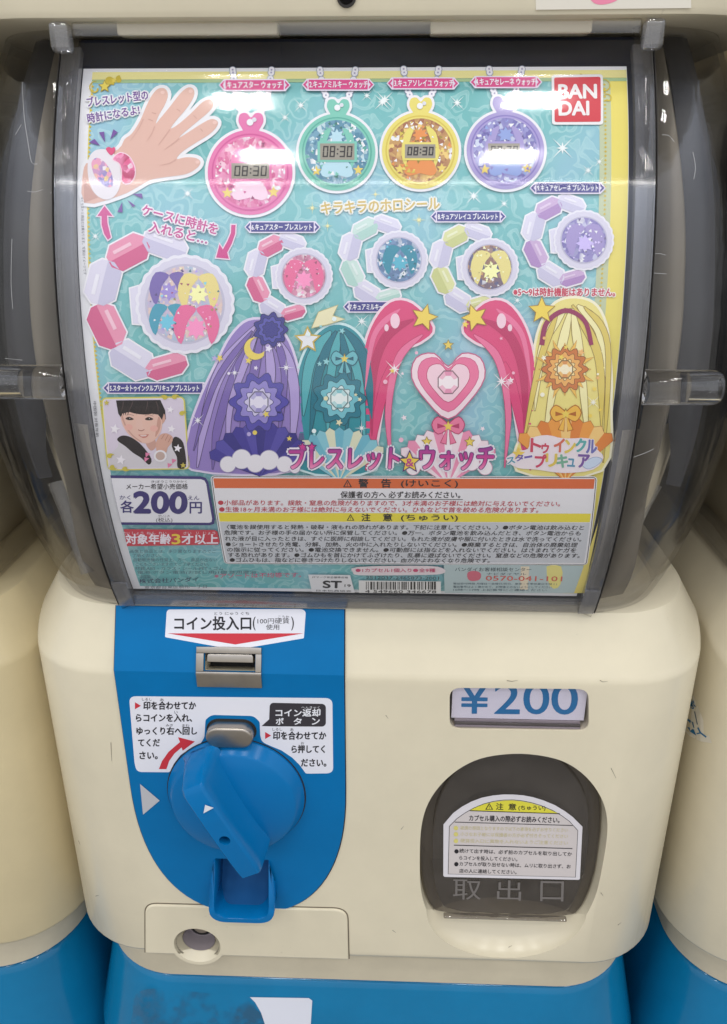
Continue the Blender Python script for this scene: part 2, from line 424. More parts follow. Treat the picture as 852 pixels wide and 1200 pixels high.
# ------------------------------------------------------------------ capsule machine: housing
XO = -.004                                       # the window block sits a hair to the left of the housing
def ring(z, hw, yf, r, cx=0, yb=.27): return round_rect_ring(hw, yf, r, yb, z, 14, cx)
def yfront(z, r): return YC-math.sqrt(r*r-(z-ZC)**2)

machine = thing('capsule_machine', 'cream capsule toy machine with full blue coin panel and picture card, centre of the row', 'capsule machine', group='capsule machines in a row')
HW, CR = .1665, .046
def shelf(r, k):
    out = []
    for x, y, z in r:
        t = min(1, max(0, (y-.022)/.055)); t = t*t*(3-2*t); out.append((x*(1+.035*t*k*(1 if k > .9 else 0)*0), y, z+.022*t*(1-k)))
    return out
body = finish(loft([ring(-.1745, HW-.0025, .0025, CR-.0025), ring(-.1732, HW-.0007, .0007, CR), ring(-.1712, HW, 0, CR), shelf(ring(ZR-.0035, HW, 0, CR), 0), shelf(ring(ZR-.0012, HW-.0003, .0003, CR), 0), shelf(ring(ZR+.0008, HW-.0012, .0012, CR), 0),
    shelf(ring(ZR+.0034, HW-.0024, .0024, CR-.001), .05), shelf(ring(ZR+SLZ, HW-SLY, SLY, CR-.006), .85), shelf(ring(ZR+SLZ+.0008, HW-SLY-.002, SLY+.002, CR-.007), .85)]), 'body', CREAM, machine)

# outlet arch, traced on the front plane, mirrored about its own axis
oc = .0755
arch = [FRONT.inv(*p) for p in ((598, 883), (571, 887), (543, 898), (519, 917), (502, 941), (494, 968), (492, 1003), (493, 1040), (499, 1064), (507, 1076), (517, 1080), (560, 1085), (598, 1086))]
arch = [(u-oc, v) for u, v in arch]
half = [(-abs(u), v) for u, v in arch[1:-1]]
outlet = [(0, arch[0][1])]+half+[(0, arch[-1][1])]+[(-u, v) for u, v in half[::-1]]
outlet = [(u+oc, v) for u, v in smooth_closed(outlet, 4)]
c_out = plate(FRONT, outlet, -.042, .01, 'cutter', DARK)
b = bmesh.new(); bmesh.ops.create_uvsphere(b, u_segments=48, v_segments=32, radius=1)
for v in b.verts: v.co = (oc+v.co.x*.0425, -.004+v.co.y*.024, -.1365+v.co.z*.0345)
c_scoop = finish(b, 'cutter', CREAM)
pw = [FRONT.inv(*p) for p in ((527, 806), (690, 807.5), (690, 857), (527, 854.5))]
win = rounded(pw, .0055, 6)
c_win = plate(FRONT, win, -.016, .01, 'cutter', DARK)
KX, KZ = -.0902, -.1668
c_key = finish(lathe([(.0128, -.006), (.0128, -.0012), (.0108, .0012), (.0092, .0030), (.0090, .03)], (KX, 0, KZ)), 'cutter', CREAM)
# coin cup opening
tx0, tx1 = FRONT.inv(252.5, 1006)[0], FRONT.inv(315, 1003)[0]; ztop = FRONT.inv(285, 1005)[1]
ZCUP = -.1335
cupU = rounded([(tx0, ztop), (tx1, ztop), (tx1, ZCUP), (tx0, ZCUP)], [0, 0, .007, .007], 6)
c_cup = plate(FRONT, cupU, -.016, .01, 'cutter', DARK)
# coin slot opening, square to the sloping shelf
sx0, sx1 = BENT.inv(240.5, 778)[0], BENT.inv(299.5, 780)[0]
c_slot = plate(SLOPE, [(sx0, .0006), (sx1, .0006), (sx1, .0086), (sx0, .0086)], -.012, .008, 'cutter', DARK)
cut(body, [c_out, c_scoop, c_win, c_key, c_cup, c_slot])

# collar under the body
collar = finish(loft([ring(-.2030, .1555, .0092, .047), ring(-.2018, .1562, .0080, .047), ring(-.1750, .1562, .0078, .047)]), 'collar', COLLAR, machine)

# lid on top
lid = finish(loft([ring(.2708, .160, .0142, .05, XO), ring(.2714, .1620, .0128, .05, XO), ring(.2735, .163, .012, .05, XO), ring(.322, .163, .012, .05, XO), ring(.328, .159, .0165, .048, XO)]), 'lid', CREAM, machine)
LID = Plane((0, .012, 0), (1, 0, 0), (0, 0, 1))
p = Print(LID, .00012); p.px([(627, -22), (809, -24), (810, 9.5), (628, 11.5)], (226, 220, 206), 0); p.px([(692, -6), (715, -12), (727, -8), (722, 1), (706, 5.5), (695, 3)], (240, 140, 170), 1, 4)
p.build('lid_sticker', lid)
kx, kz = LID.inv(406, -4)
finish(lathe([(.0034, 0), (.0034, -.0008), (.0026, -.0008), (.0024, .002)], (kx, .012, kz)), 'lid_lock', DARK, lid)
for a, bb in (((135, 21), (325, 40)), ((505, 20), (694, 38))):
    P_ = Plane((0, .0205, 0), (1, 0, 0), (0, 0, 1)); q = [P_.inv(*a), P_.inv(*bb)]
    finish(box_bm(q[0][0], q[1][0], .0205, .03, q[1][1], .2715, bev=.0008), 'lid_tab', CREAM, machine)

def hwin(z):
    d = yfront(z, .2122)-(YC-.2122); return .1640-(.72 if z < ZC else .40)*d
# inside of the window block
def barrel_sheet(r, x0, x1, z0, z1, n=40, thick=0):
    a0, a1 = math.asin((z0-ZC)/r), math.asin((z1-ZC)/r); bm = bmesh.new(); rows = []
    for i in range(n+1):
        a = a0+(a1-a0)*i/n
        c = [(r, x0), (r, x1)]+([(r-thick, x1), (r-thick, x0)] if thick else [])
        rows.append([bm.verts.new((x, YC-rr*math.cos(a), ZC+rr*math.sin(a))) for rr, x in c])
    k = len(rows[0])
    for A, B in zip(rows, rows[1:]):
        for i in range(k if thick else 1):
            j = (i+1) % k; bm.faces.new((A[i], A[j], B[j], B[i]))
    if thick: bm.faces.new(rows[0][::-1]); bm.faces.new(rows[-1])
    bmesh.ops.recalc_face_normals(bm, faces=bm.faces); return bm
finish(barrel_sheet(.2062, XO-.1045, XO+.1050, .040, .2680, 40, .012), 'back_panel', NAVY, machine)
b = box_bm(XO-.098, XO+.098, .09, .26, .038, .268); finish(b, 'capsule_drum', NAVY, machine)
INNER = plastic('shaded_inner_cream', (.25, .222, .175), .5, .15, None, 9)  # cream darkened to put the window's inner shade into its colour
INNER2 = plastic('refraction_grey_plastic', (.052, .054, .064), .5, .2, None, 14)
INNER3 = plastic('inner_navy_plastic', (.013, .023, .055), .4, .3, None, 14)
for s in (-1, 1):
    # added strips and shell standing in for refracted bands behind the smoked window
    streak, band, shell, base = [], [], [], []
    for i in range(33):
        z = .0375+.2325*i/32; hw, yf = hwin(z), yfront(z, .2122); r = min(.058, hw-.104); c = (hw-r, yf+r); rr = r-.009
        f = lambda t, d=0: (XO+s*(c[0]+(rr-d)*math.sin(t)), c[1]-(rr-d)*math.cos(t), z)
        w = .04*math.sin(z*41)+.30*max(0, (.10-z)/.06)**1.5
        streak.append([f(.27, .010), f(.32, .002), f(.38+w, 0), f(.46+w, .003), f(.50+w, .010)])
        w2 = .06*math.sin(z*23+1)+.25*max(0, (.12-z)/.06)
        k = min(1, max(0, (z-.085)/.05)); k = k*k*(3-2*k); g = 1.05-.1*(1-k)
        if z > .09: band.append([f(g+(.60+w2-g)*k, .008), f(g+(.70+w2-g)*k, .003), f(g+(.95+w2*.5-g)*k, .002), f(g+.05+(1.08+w2*.3-g-.05)*k, .006)])
        (shell if z > .118 else base).append([f(.1, .012), f(.5, .012), f(.9, .0115), f(1.3, .011), f(math.pi/2, .011), (XO+s*(hw-.020), .16, z)])
    finish(loft(streak, False, False), 'refraction_streak', INNER, machine, 80)
    finish(loft(band, False, False), 'refraction_band', INNER2, machine, 80)
    finish(loft(shell, False, False), 'added_shell', INNER3, machine, 80)
    base.append(shell[0]); finish(loft(base, False, False), 'inner_base', CREAM, machine, 80)
    # added rod standing in for a diagonal inner reflection
    e = [onq for onq in ()]
    PS = Plane((0, .030, 0), (1, 0, 0), (0, 0, 1))
    A = PS.inv(*((66, 566) if s < 0 else (765, 568))); B = PS.inv(*((112, 660) if s < 0 else (714, 652)))
    finish(tube_bm([(A[0], .033, A[1]), (A[0]*.7+B[0]*.3, .030, A[1]*.7+B[1]*.3), (B[0], .020, B[1])], [.0052, .0046, .0034], 20), 'reflection_rod', MILK, machine, 60)
    # clear pivot pin
    zc = .1475; x0, x1 = XO+s*.1088, XO+s*.1372
    pr = [(.0002, x0), (.0066, x0), (.0066, x1-s*.002), (.0056, x1), (.004, x1), (.004, x1-s*.012), (.0002, x1-s*.012)]
    finish(lathe(pr, (0, -.0125, zc), 32, axis='x'), 'pivot_pin', GLASS, machine, 30)

# clear bulging side windows
def dome_bm(s):
    rows = []
    for i in range(41):
        z = .0372+(.2708-.0372)*i/40; hw = hwin(z); yf = yfront(z, .2122); r = min(.058, hw-.104)
        row = [(XO+s*.1070, yf, z)]
        for k in range(15):
            a = math.pi/2*k/14; row.append((XO+s*(hw-r+r*math.sin(a)), yf+r-r*math.cos(a), z))
        row.append((XO+s*hw, .16, z)); row.append((XO+s*hw, .26, z)); rows.append(row)
    return loft(rows, False, False)
for s in (-1, 1):
    o = finish(dome_bm(s), 'side_window', DOME, machine, 60)
    md = o.modifiers.new('thickness', 'SOLIDIFY'); md.thickness = .0022; md.offset = -1
from mathutils.bvhtree import BVHTree
SCR = principled('bright_scratch', (.5, .5, .5), .4)
for s, runs in ((-1, (((26, 96), (27, 118), (29, 142), (33, 168), (37, 190), (44, 192)), ((18, 158), (25, 146)), ((14, 280), (13, 330), (15, 362)), ((32, 224), (41, 225), (50, 222)), ((6, 420), (26, 422)))),
                (1, (((765, 298), (772, 297), (780, 299)), ((766, 320), (781, 321)), ((776, 158), (784, 159), (790, 166)), ((742, 536), (758, 530), (766, 526)), ((812, 178), (815, 196), (813, 210))))):
    bm = dome_bm(s); tree = BVHTree.FromBMesh(bm); bm.free(); side = [c for c in machine.children if c.name.startswith('side_window')][0 if s < 0 else 1]
    for run in runs:
        P3 = [tree.ray_cast(CAM, ray(*q).normalized())[0] for q in (smooth_open(run, 4) if len(run) > 2 else run)]; P3 = [q for q in P3 if q]
        if len(P3) > 1: finish(tube_bm([q+(CAM-q).normalized()*.0001 for q in P3], .00008, 6), 'scratch', SCR, side)
# hinged clear front window
front = finish(barrel_sheet(.2136, XO-.1075, XO+.1077, .0385, .2655, 60), 'front_window', FLAP, machine)
for s in (-1, 1):
    x0, x1 = sorted((XO+s*.1008, XO+s*.1078))
    finish(barrel_sheet(.2132, x0, x1, .0385, .2640, 60, .0030), 'window_edge', RAIL, front, 30)
    x2 = XO+s*.1081
    finish(barrel_sheet(.2138, min(x2, x2+s*.00028), max(x2, x2+s*.00028), .0385, .262, 60, .0022), 'window_seal', DARK, front, 30)
    xk = XO+s*.1035 if s < 0 else XO+.1045
    finish(box_bm(xk-.0036, xk+.0036, .0110, .0175, .2605, .2703, bev=.0018), 'hinge_knob', KNOBM, front, 40)
    xs = sorted((XO+s*.1006, XO+s*.1075))
    finish(barrel_sheet(.2144, xs[0], xs[1], .0386, .0540, 8, .0010), 'window_catch', RAIL, front, 30)
finish(box_bm(XO-.1000, XO+.1008, .0155, .0178, .2660, .2706, bev=.0008), 'hinge_bar', FLAP, front, 30)
finish(barrel_sheet(.2133, XO-.1004, XO+.1004, .0388, .0432, 4, .0040), 'bottom_rail', RAIL, front, 30)

# ------------------------------------------------------------------ coin panel
pts = [(148, 711.5), (136, 787), (139, 815), (147, 880), (152.5, 930), (158, 967), (176, 1000), (205, 1027), (245, 1048), (283, 1054), (320, 1049.5), (358, 1034), (383, 1012), (400, 976), (403.5, 930), (403.5, 870), (404, 787), (403.5, 711.5)]
q = [BENT.inv(*p) for p in pts]
xl, xr = -.1147, -.0084
outl = [(xl+.0003, SL-.0002), (xl, 0), (xl, -.066)]
cx, hx = (xl+xr)/2, (xr-xl)/2
zb, zt = -.1418-ZR, -.066
outl += [(cx-hx*math.cos(t)**.82 if math.cos(t) > 0 else cx, zt+(zb-zt)*math.sin(t)**.86) for t in [math.pi/2*i/20 for i in range(1, 20)]]
outl += [(cx, zb)]
outl += [(2*cx-u, v) for u, v in outl[3:-1][::-1]]+[(xr, -.066), (xr, 0), (xr-.0003, SL-.0002)]
gapo = [(u+(-.00045 if u < cx else .00045 if u > cx else 0), v-(.0005 if v < -.07 else 0)) for u, v in outl]
c2 = [c_cup, c_slot]
gap = plate(BENT, gapo, -.0004, .00022, 'panel_seam', DARK, machine); cut(gap, c2)
panel = plate(BENT, outl, .00024, .0010, 'coin_panel', BLUE, machine, bevel=.0003); cut(panel, c2, 14)
drop(c_out, c_scoop, c_win, c_key, c_cup, c_slot)
PH0 = .0010
# stickers on the panel
RED, INK, WHT = (205, 52, 66), (38, 36, 42), (232, 232, 240)
def Z7(x, y): return (x/3.1555+140, y/3.1583+800)
def Z6(x, y): return (x/3.1555+140, y/3.1563+700)
p = Print(BENT, PH0+.00008)
o1 = [Z6(*a) for a in ((184, 44), (676, 42), (690, 52), (683, 150), (430, 193), (171, 146), (177, 52))]
p.uv(rounded([BENT.inv(*a) for a in o1], [.002, .002, .002, .0005, .0005, .0005, .002], 5), WHT, 0)
p.px([Z6(*a) for a in ((180, 132), (681, 132), (430, 173))], RED, 1)
p.text('コイン投入口', Z6(206, 120), Z6(488, 119), 15.6, INK, 1, .026)
p.text('(', Z6(495, 121), Z6(505, 121), 16, INK, 1, .006); p.text(')', Z6(636, 121), Z6(646, 121), 16, INK, 1, .006)
p.text('100円硬貨', Z6(512, 97), Z6(629, 96), 6.6, INK, 1, .004); p.text('使用', Z6(543, 119), Z6(592, 119), 6.4, INK, 1, .004)
for t, x0, x1, y in (('とう', 353, 381, 64), ('にゅう', 392, 440, 64), ('ぐち', 450, 481, 64), ('こうか', 588, 629, 77)): p.text(t, Z6(x0, y), Z6(x1, y), 3.4, INK, 1, .01)
p.build('coin_slot_sticker', panel)
p = Print(BENT, PH0+.00008)
o2 = [(38, 45), (788, 52), (791, 330), (690, 331), (668, 300), (640, 272), (600, 245), (558, 228), (528, 214), (522, 190), (520, 140), (498, 118), (342, 114), (320, 132), (316, 196), (300, 224), (262, 240), (228, 262), (204, 294), (188, 326), (66, 325), (58, 290)]
r2 = [.0035, .0035, .0035, .001, 0, 0, 0, 0, .002, 0, .001, .002, .002, .001, .001, .002, 0, 0, 0, .001, .003, .001]
p.uv(rounded([BENT.inv(*Z7(*a)) for a in o2], r2, 5), WHT, 0)
def tri(pr, x, y, f, w=22, h=26, lay=1): pr.px([f(x, y-h/2), f(x+w, y), f(x, y+h/2)], RED, lay)
tri(p, 60, 80, Z7); tri(p, 540, 190, Z7)
for t, x0, x1, y, h in (('印を合わせてか', 92, 284, 94, 9.4), ('らコインを入れ、', 64, 270, 139, 9), ('ゆっくり右へ回し', 66, 288, 187, 9), ('てくだ', 72, 151, 230, 8.6), ('さい。', 77, 143, 277, 8.6),
                        ('印を合わせてか', 570, 764, 205, 9.4), ('ら押してく', 638, 760, 254, 9), ('ださい。', 673, 765, 304, 8.6)): p.text(t, Z7(x0, y), Z7(x1, y), h, INK, 1, .030)
for t, x0, x1, y in (('しるし', 86, 122, 61), ('あ', 152, 166, 63), ('い', 205, 217, 109), ('みぎ', 174, 201, 157), ('まわ', 234, 260, 158), ('しるし', 567, 603, 172), ('あ', 632, 645, 173), ('お', 672, 684, 223)): p.text(t, Z7(x0, y), Z7(x1, y), 3.2, INK, 1, .01)
p.px([Z7(*a) for a in ((148, 314), (160, 284), (184, 250), (226, 214), (219, 196), (281, 212), (236, 246), (232, 234), (206, 256), (186, 284), (176, 314))], RED, 1)
bub = [(565, 69), (755, 73), (764, 82), (764, 148), (755, 157), (560, 156), (527, 155), (555, 130), (557, 78)]
p.uv(rounded([BENT.inv(*Z7(*a)) for a in bub], [.001]*6+[0, 0, .001], 3), (58, 54, 60), 1)
p.text('コイン返却', Z7(579, 119), Z7(743, 119), 8.6, (235, 235, 240), 2, .030)
for t, x in (('ボ', 580), ('タ', 646), ('ン', 713)): p.text(t, Z7(x, 149), Z7(x+28, 149), 7.6, (235, 235, 240), 2, .030)
p.text('へんきゃく', Z7(674, 91), Z7(741, 91), 3, (235, 235, 240), 2, .008)
p.build('instruction_sticker', panel)
p = Print(BENT, PH0+.0003); p.px([(165, 916.5), (188, 936), (168.5, 952.5)], principled('silver_foil', (.62, .62, .66), .35, .3), 0); p.build('arrow_mark', panel)

# coin slot: steel bezel of four bars, carriage plate and dark throat
bx0, bx1 = BENT.inv(231, 778)[0], BENT.inv(307, 780)[0]
v0, v1 = -.0070, .0117
slot = thing('coin_slot', '', 'x'); del slot['label']; del slot['category']; slot.parent = panel
def bar(a, bq, c, d, n): return plate(BENT, [(a, c), (bq, c), (bq, d), (a, d)], PH0-.0002, PH0+.0014, n, STEEL, slot, bevel=.0004)
bar(bx0, bx1, v0, .0004, 'bezel'); bar(bx0, bx1, .0088, v1, 'bezel'); bar(bx0, sx0-.0003, .00045, .00875, 'bezel'); bar(sx1+.0003, bx1, .00045, .00875, 'bezel')
plate(SLOPE, rounded([(sx0+.001, .0046), (sx1-.001, .0046), (sx1-.001, .0084), (sx0+.001, .0084)], [0, 0, .0015, .0015], 4), -.005, .0012, 'coin_carriage', STEEL, slot, bevel=.0004)
plate(SLOPE, [(sx0-.001, -.0002), (sx1+.001, -.0002), (sx1+.001, .0094), (sx0-.001, .0094)], -.0116, -.0112, 'throat', DARK, slot)

# coin return button in its recess
uc, vc = -.0622, -.0225
bo = [(uc-.0087+.0052*math.cos(a), vc+.0052*math.sin(a)) for a in [math.pi/2+math.pi*i/12 for i in range(13)]]+[(uc+.0087-.0052+.0052+.0052*math.cos(a)-.0052, vc+.0052*math.sin(a)) for a in [-math.pi/2+math.pi*i/12 for i in range(13)]]
bo = [(uc-.0055+.0056*math.cos(a), vc+.0056*math.sin(a)) for a in [math.pi/2+math.pi*i/12 for i in range(13)]]+[(uc+.0055+.0056*math.cos(a), vc+.0056*math.sin(a)) for a in [-math.pi/2+math.pi*i/12 for i in range(13)]]
plate(FRONT, grow(bo, .0009), .0009, .00112, 'button_seam', DARK, panel)
plate(FRONT, bo, .001, .0075, 'return_button', STEEL, panel, bevel=.0011, segs=3)

# dial with its grip
DC = (-.0622, 0, -.0612)
dial = finish(lathe([(.0338, -.0008), (.0338, -.0022), (.0330, -.0032), (.0306, -.0080), (.0300, -.0086), (.0292, -.0090), (.0230, -.0108), (.0160, -.0122), (.0080, -.0130), (.0006, -.0132)], DC, 72), 'dial', BLUE_KNOB, panel, 24)
finish(lathe([(.0344, -.0008), (.0344, -.00112), (.0330, -.00112)], DC, 72, cap=False), 'dial_gap', DARK, panel)
A2 = Vector((.437, 0, -.899)); P2 = Vector((.899, 0, .437))
secs = [(-.0350, .0040, .0030, -.0085), (-.0346, .0060, .0040, -.0135), (-.0338, .0070, .0046, -.0185), (-.0326, .0075, .0050, -.0238), (-.0312, .0077, .0052, -.0282), (-.0285, .0078, .0053, -.0302), (-.010, .0080, .0053, -.0310), (.005, .0080, .0053, -.0310), (.020, .0076, .0052, -.0308), (.0242, .0072, .0050, -.0304), (.0252, .0070, .0046, -.0294)]
rings = []
for t, wb, wf, y in secs:
    c = Vector(DC)+A2*t; r = []
    for w, yy in ((-wb*1.25, -.0070), (-wb, max(-.0095, y+.001)), (-(wb*.35+wf*.65), y*.72-.0026), (-wf-.0004, y+.0022), (-wf, y+.0009), (-wf+.0009, y), (wf-.0009, y), (wf, y+.0009), (wf+.0004, y+.0022), (wb*.35+wf*.65, y*.72-.0026), (wb, max(-.0095, y+.001)), (wb*1.25, -.0070)):
        v = c+P2*w; r.append((v.x, yy, v.z))
    rings.append(r)
grip = finish(loft(rings), 'grip', BLUE_KNOB, dial, 32)
hole = finish(lathe([(.0026, -.04), (.0026, -.022)], DC, 32), 'cutter', DARK); cut(grip, [hole]); drop(hole)
G = Plane((DC[0], -.0312, DC[2]), A2, P2)
p = Print(Plane((0, -.03115, 0), (1, 0, 0), (0, 0, 1)), .0001); p.px([(238.5, 953), (240.5, 943), (250.5, 946.5)], (225, 228, 235), 0); p.build('pointer_mark', dial)

# coin return cup
def cup(n=6):
    o = rounded([(tx0-.0030, ztop-.0135), (tx0-.0035, ZCUP-.0034), (tx1+.0035, ZCUP-.0034), (tx1+.0030, ztop-.0135)], [0, .0098, .0098, 0], 8)
    i = rounded([(tx0+.0001, ztop), (tx0+.0001, ZCUP), (tx1-.0001, ZCUP), (tx1-.0001, ztop)], [0, .007, .007, 0], 8)
    def yl(v): 
        t = min(1, max(0, (-.1120-v)/.020)); return -.0012-.0100*t*t*(3-2*t)
    R = [[(u, .0004, v) for u, v in o], [(u, yl(v)*.96+.0003, v) for u, v in o], [(u*.93+w[0]*.07, yl(v), v*.93+w[1]*.07) for (u, v), w in zip(o, i)], [(u*.12+w[0]*.88, yl(v), v*.12+w[1]*.88) for (u, v), w in zip(o, i)], [(w[0], yl(w[1])+.0008, w[1]) for w in i], [(w[0], .0152, w[1]) for w in i]]
    bm = loft(R, False, False)
    return bm
cupo = finish(cup(), 'coin_cup', BLUE_KNOB, panel, 40)
md = cupo.modifiers.new('thickness', 'SOLIDIFY'); md.thickness = .0004; md.offset = -1
bm = loft([[(x, y, z) for x in (tx0-.001, tx1+.001)] for y, z in ((.0150, ztop+.001), (.0150, -.118), (.0110, -.1255), (.0040, -.1310), (-.0035, -.1338))], False, False)
finish(bm, 'cup_floor', plastic('matte_shaded_blue', (.001, .075, .235), .65, .06, None, 25, .25), cupo, 60)  # blue darkened so the shade inside the cup sits in its colour

# lock cover with its keyhole
lo = rounded([FRONT.inv(*a) for a in ((171.5, 1120.5), (170.5, 1058.5), (407, 1064.5), (408.5, 1124.5))], [0, .0065, .0075, 0], 7)
lo2 = [(lo[0][0], -.1741)]+lo[1:-1]+[(lo[-1][0], -.1741)]
c_key = finish(lathe([(.0128, -.006), (.0128, -.0012), (.0108, .0012), (.0092, .0030), (.0090, .03)], (KX, 0, KZ)), 'cutter', CREAM)
gap2 = plate(FRONT, grow(lo2, .0006), -.0004, .00018, 'cover_seam', principled('grimy_seam', (.16, .13, .09), .8), machine)
cover = plate(FRONT, lo2, .0002, .0012, 'lock_cover', CREAM, machine, bevel=.0008)
boss = finish(lathe([(.0152, .012), (.0154, -.0004), (.0148, -.0011), (.001, -.0011)], (KX, 0, KZ), 64), 'keyhole_boss', CREAM, cover)
cut(gap2, [c_key]); cut(collar, [c_key]); cut(cover, [c_key], 12); cut(boss, [c_key]); drop(c_key)
finish(lathe([(.0089, .0030), (.0087, .0105), (.0084, .0118), (.0004, .0120)], (KX, 0, KZ), 48, cap=False), 'keyhole_sleeve', LILAC, cover)
finish(lathe([(.0064, .0119), (.0064, .0100), (.0050, .0097), (.0049, .0119)], (KX, 0, KZ+.001), 40, cap=False), 'lock_ring', RUBBER, cover)
finish(lathe([(.0047, .0119), (.0047, .0098), (.0038, .0090), (.0003, .0090)], (KX, 0, KZ+.001), 40), 'lock_core', STEEL, cover)

# price window: liner, sill steps and clear pane
plate(FRONT, grow(win, -.0002), -.0158, -.0152, 'window_back', LILAC, machine)
wz0 = min(v for u, v in win); wx0, wx1 = min(u for u, v in win), max(u for u, v in win)
for k, (y0, y1, z0, z1, mt) in enumerate(((.0026, .0060, wz0+.0003, wz0+.0040, LILAC), (.0020, .0025, wz0+.0003, wz0+.0028, SMOKE_DARK), (.0013, .0019, wz0+.0003, wz0+.0014, LILAC))):
    finish(box_bm(wx0+.003, wx1-.003, y0, y1, z0, z1, bev=.0004), 'window_sill', mt, machine)
plate(FRONT, grow(win, -.0003), -.0012, -.0006, 'price_window', clear('price_pane_plastic', (.96, .95, .97), (.6, .6, .6), .05, .0, gain=.6, smudge=.02, scratch=.2), machine)

# outlet door: smoked plastic flap with rim, sticker and raised lettering
DOORM = clear('smoked_door_plastic', (.70, .68, .66), (.45, .43, .42), .06, .10, (.26, .235, .215), gain=1.0, smudge=.10, scratch=.15)
zdb = min(v for u, v in outlet); DY = .0030
TILT = Vector((0, .085, 1)).normalized()
def doorplane(d): return Plane((0, DY+d, zdb), (1, 0, 0), TILT)
shape = [(u, (v-zdb)*1.0036) for u, v in grow(outlet, -.0007)]
door = plate(doorplane(.0035), shape, -.002, .0015, 'outlet_door', DOORM, machine, bevel=.001)
inner = [(oc+(u-oc)*.865, .0052+v*.90) for u, v in shape]
plate(doorplane(.0005), inner, -.0028, .0012, 'door_pane', DOORM, door, bevel=.0011, segs=3)
finish(box_bm(oc-.0325, oc+.0325, DY-.0022, DY+.001, zdb+.0036, zdb+.0050, bev=.0006), 'door_lip', DOORM, door)
DOOR = doorplane(-.0008)
def ZO(x, y): return (x/4.26+500, y/4.257+920)
p = Print(DOOR, 0)
so = [(84, 196), (132, 140), (176, 108), (222, 83), (275, 63), (330, 52), (380, 47), (430, 47), (482, 51), (530, 60), (585, 77), (640, 100), (690, 130), (730, 160), (778, 208), (765, 468), (758, 473), (90, 458), (83, 452)]
p.px([ZO(*a) for a in so], (222, 218, 222), 0)
si = [(112, 205), (150, 166), (190, 138), (236, 112), (285, 92), (336, 79), (384, 73), (430, 72), (478, 77), (524, 86), (576, 102), (628, 124), (676, 152), (714, 180), (756, 226), (744, 460), (106, 444)]
p.px([ZO(*a) for a in si], INK, 1); g = grow([DOOR.inv(*ZO(*a)) for a in si], -.00028); p.uv(g, (208, 200, 198), 2)
p.px([ZO(*a) for a in ((216, 124), (250, 108), (290, 93), (338, 82), (386, 76), (430, 75), (478, 80), (522, 89), (574, 105), (624, 126), (660, 141))], (222, 214, 70), 3)
p.line([ZO(216, 126), ZO(664, 141)], .9, INK, 4); p.line([ZO(140, 183), ZO(728, 200)], .8, INK, 4); p.line([ZO(136, 298), ZO(727, 315)], .9, INK, 4)
def warn(pr, x, y, s, lay, bgc, f=None):
    pr.px([(x, y-s), (x+s*1.05, y+s*.8), (x-s*1.05, y+s*.8)], INK, lay); pr.px([(x, y-s*.62), (x+s*.68, y+s*.62), (x-s*.68, y+s*.62)], bgc, lay+1); pr.px([(x-s*.09, y-s*.3), (x+s*.09, y-s*.3), (x+s*.05, y+s*.25), (x-s*.05, y+s*.25)], INK, lay+2); pr.px([(x-s*.08, y+s*.36), (x+s*.08, y+s*.36), (x+s*.08, y+s*.5), (x-s*.08, y+s*.5)], INK, lay+2)
warn(p, *ZO(312, 106), 4.4, 4, (222, 214, 70))
p.text('注', ZO(346, 121), ZO(382, 122), 7.6, INK, 4, .02); p.text('意', ZO(408, 122), ZO(446, 123), 7.6, INK, 4, .02); p.text('(ちゅうい)', ZO(458, 126), ZO(592, 127), 6, INK, 4, .014)
p.text('カプセル購入の際必ずお読みください。', ZO(212, 177), ZO(662, 188), 7, INK, 4, .014)
for y, t in ((219, '破損の原因となりますので以下の事項を必ずお守りください'), (250, '小さなお子様には保護者の方が必ず付きそってください'), (283, '硬貨投入口に異物を入れないようご注意ください')):
    p.disc(*ZO(146, y-6), 2.6, (214, 204, 120), 4); p.text(t, ZO(168, y+2), ZO(704, y+14), 4.6, (206, 196, 150), 4, .004)
for y, t, x0, x1, d in ((336, '続けて出す時は、必ず前のカプセルを取り出してか', 163, 724, 17), (371, 'らコインを投入してください。', 163, 452, 8), (401, 'カプセルが取り出せない時は、ムリに取り出さず、お', 163, 718, 14), (436, '店の人に連絡してください。', 163, 448, 7)):
    p.text(t, ZO(x0, y), ZO(x1, y+d), 4.9, INK, 4, .008)
p.disc(*ZO(149, 329), 2.5, INK, 4); p.disc(*ZO(148, 393), 2.5, INK, 4)
p.build('outlet_sticker', door)
raised = principled('raised_smoked_lettering', (.17, .155, .145), .25)
p = Print(DOOR, .0002)
for t, x0, x1 in (('取', 130, 270), ('出', 350, 470), ('口', 566, 682)): p.text(t, ZO(x0, 566+x0*.02), ZO(x1, 566+x1*.02), 23.5, raised, 0, -.006)
p.build('outlet_lettering', door)

# small black clips on the left flank
for (x, y), r in (((47, 790), .0075), ((57, 846), .005)):
    PL = Plane((-HW-.0008, 0, 0), (0, 1, 0), (0, 0, 1)); u, v = PL.inv(x, y)
    finish(lathe([(r, .0025), (r*1.05, -.001), (r*.7, -.0025), (r*.5, -.001), (.0004, -.001)], (-HW-.0012, max(.05, min(.09, u)), v), 32, axis='x'), 'side_clip', RUBBER, machine)

SCUFF = principled('dark_scuff', (.16, .13, .10), .6)
for run in (((703, 797), (706, 799), (712, 798.5)), ((594, 797.5), (600, 798.5), (607, 797)), ((470, 972), (473, 968)), ((716, 900), (722, 912)), ((596, 1110), (600, 1108)), ((704, 1046), (707, 1050)), ((452, 838), (455, 842)), ((112, 1050), (116, 1049)), ((92, 985), (94, 990)), ((724, 1084), (728, 1081)), ((460, 1090), (464, 1093)), ((130, 870), (131, 892))):
    q = Print(FRONT, .00006); q.line(list(run), .7, SCUFF, 0, 0, .25); q.build('scuff', body)

